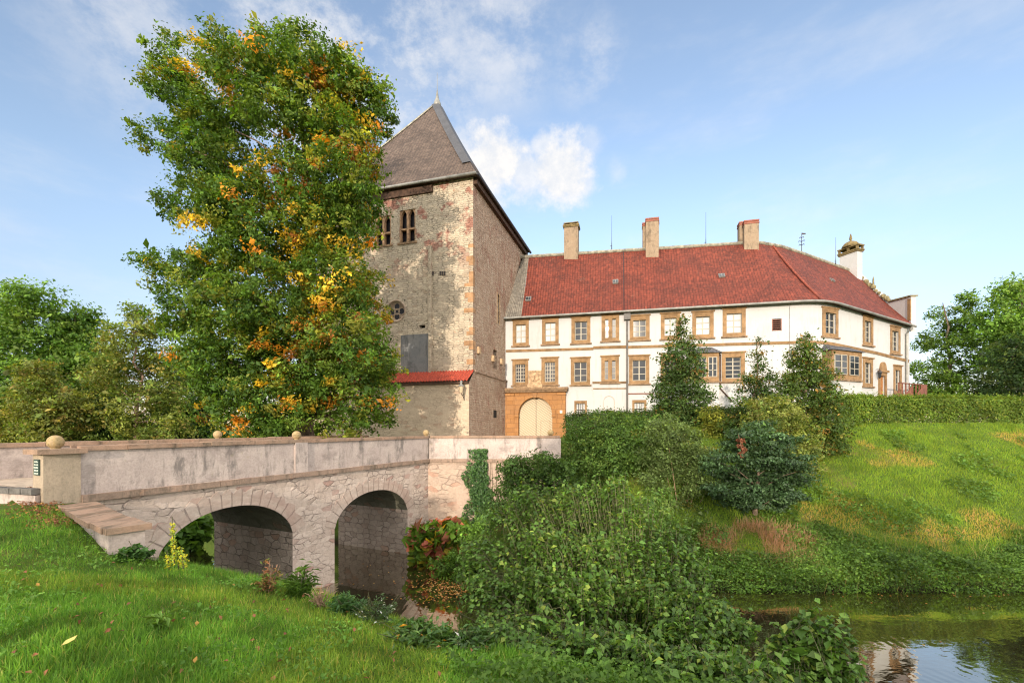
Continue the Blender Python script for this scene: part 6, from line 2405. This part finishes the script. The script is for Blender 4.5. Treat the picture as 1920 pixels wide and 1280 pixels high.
cl_noise = g.noise(g.scale(dirv, (1, 1, 1.3)), 9.0, 7, 0.6)
fine = g.noise(dirv, 34.0, 6, 0.65)
msk = None
for (px, py, r, hard, amp) in ((925, 300, .085, .55, 1.0), (985, 330, .06, .5, .8), (870, 300, .07, .4, .8), (1045, 325, .075, .6, .95), (1090, 345, .03, .5, .7), (1020, 280, .035, .5, .7), (1105, 268, .03, .3, .35), (1160, 320, .03, .3, .3)):
    ds = g.n('ShaderNodeVectorMath', {'operation': 'DISTANCE'})
    g.set(ds, '#0', dirv)
    g.set(ds, '#1', dirpx(px, py))
    dd = g.math('SUBTRACT', g.math('DIVIDE', ds.outputs['Value'], r), g.math('MULTIPLY', g.math('SUBTRACT', g.math('ADD', g.math('MULTIPLY', cl_noise, .6), g.math('MULTIPLY', fine, .4)), .5), 2.2))
    mk = g.ramp(dd, 1.15, hard - .2, 0.0, amp)
    msk = mk if msk is None else g.math('MAXIMUM', msk, mk)
wn = g.noise(g.scale(dirv, (1.0, 1.0, 1.5)), 5.5, 8, 0.68)
wisp = None
for (px, py, r, amp) in ((650, 70, .36, .75), (350, 20, .26, .5), (930, 70, .16, .55), (1100, 110, .1, .4), (600, 170, .25, .5), (180, 110, .12, .2)):
    ds = g.n('ShaderNodeVectorMath', {'operation': 'DISTANCE'})
    g.set(ds, '#0', dirv)
    g.set(ds, '#1', dirpx(px, py))
    mk = g.math('MULTIPLY', g.ramp(ds.outputs['Value'], r, r * .2), amp)
    wisp = mk if wisp is None else g.math('MAXIMUM', wisp, mk)
wisp = g.math('MULTIPLY', wisp, g.ramp(wn, .40, .64))
thin = g.math('MULTIPLY', g.ramp(g.noise(g.scale(dirv, (1.2, 1.0, 4.0)), 3.0, 6, .6), .45, .75), .22)
msk = g.math('MAXIMUM', g.math('MAXIMUM', msk, wisp), thin)
sepd = g.n('ShaderNodeSeparateXYZ', None, Vector=dirv)
over = g.math('MAXIMUM', g.ramp(sepd.outputs[2], .74, .9), g.ramp(sepd.outputs[1], .25, -.15))  # added cloud overhead and behind the camera, out of view, lifts ambient light
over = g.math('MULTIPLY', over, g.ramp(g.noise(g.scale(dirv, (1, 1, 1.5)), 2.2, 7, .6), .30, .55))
zdir = g.n('ShaderNodeSeparateXYZ', None, Vector=dirv).outputs[2]
skyc = g.n('ShaderNodeHueSaturation', None, Saturation=.86, Value=1.08, Color=sky.outputs[0]).outputs[0]
skyc = g.mix(1.0, skyc, g.mix(g.ramp(zdir, .0, .42), (.68, .61, .69), (.98, .97, 1.0)), 'MULTIPLY')
CLOUD = .46 / SKY_STR
ccol = g.mix(g.ramp(fine, .3, .7), (CLOUD * .82, CLOUD * .84, CLOUD * .88), (CLOUD * 1.0, CLOUD * .97, CLOUD * .94))
allsky = g.mix(msk, skyc, ccol)
g.set(bg, 'Color', g.mix(over, allsky, (CLOUD * 2.75, CLOUD * 2.66, CLOUD * 2.5)))  # added cloud is set far brighter than the visible ones, as fill light

cam = bpy.data.cameras.new('camera')
cam.sensor_width = 36
cam.lens = F / 1920 * 36
cam.shift_y = (HY - 640) / 1920
cam.clip_end = 3000
cam.clip_start = 0.05
co_ = bpy.data.objects.new('camera', cam)
COL.objects.link(co_)
co_.rotation_euler = (math.radians(90), 0, 0)
SC.camera = co_

SC.view_settings.view_transform = 'Standard'
SC.view_settings.look = 'None'
EXPO = 1.2
SC.view_settings.exposure = EXPO
SC.view_settings.gamma = 1
SC.cycles.max_bounces = 6
SC.cycles.diffuse_bounces = 2
SC.cycles.glossy_bounces = 3
SC.cycles.transmission_bounces = 3
SC.cycles.use_denoising = True
SC.cycles.filter_width = 1.15
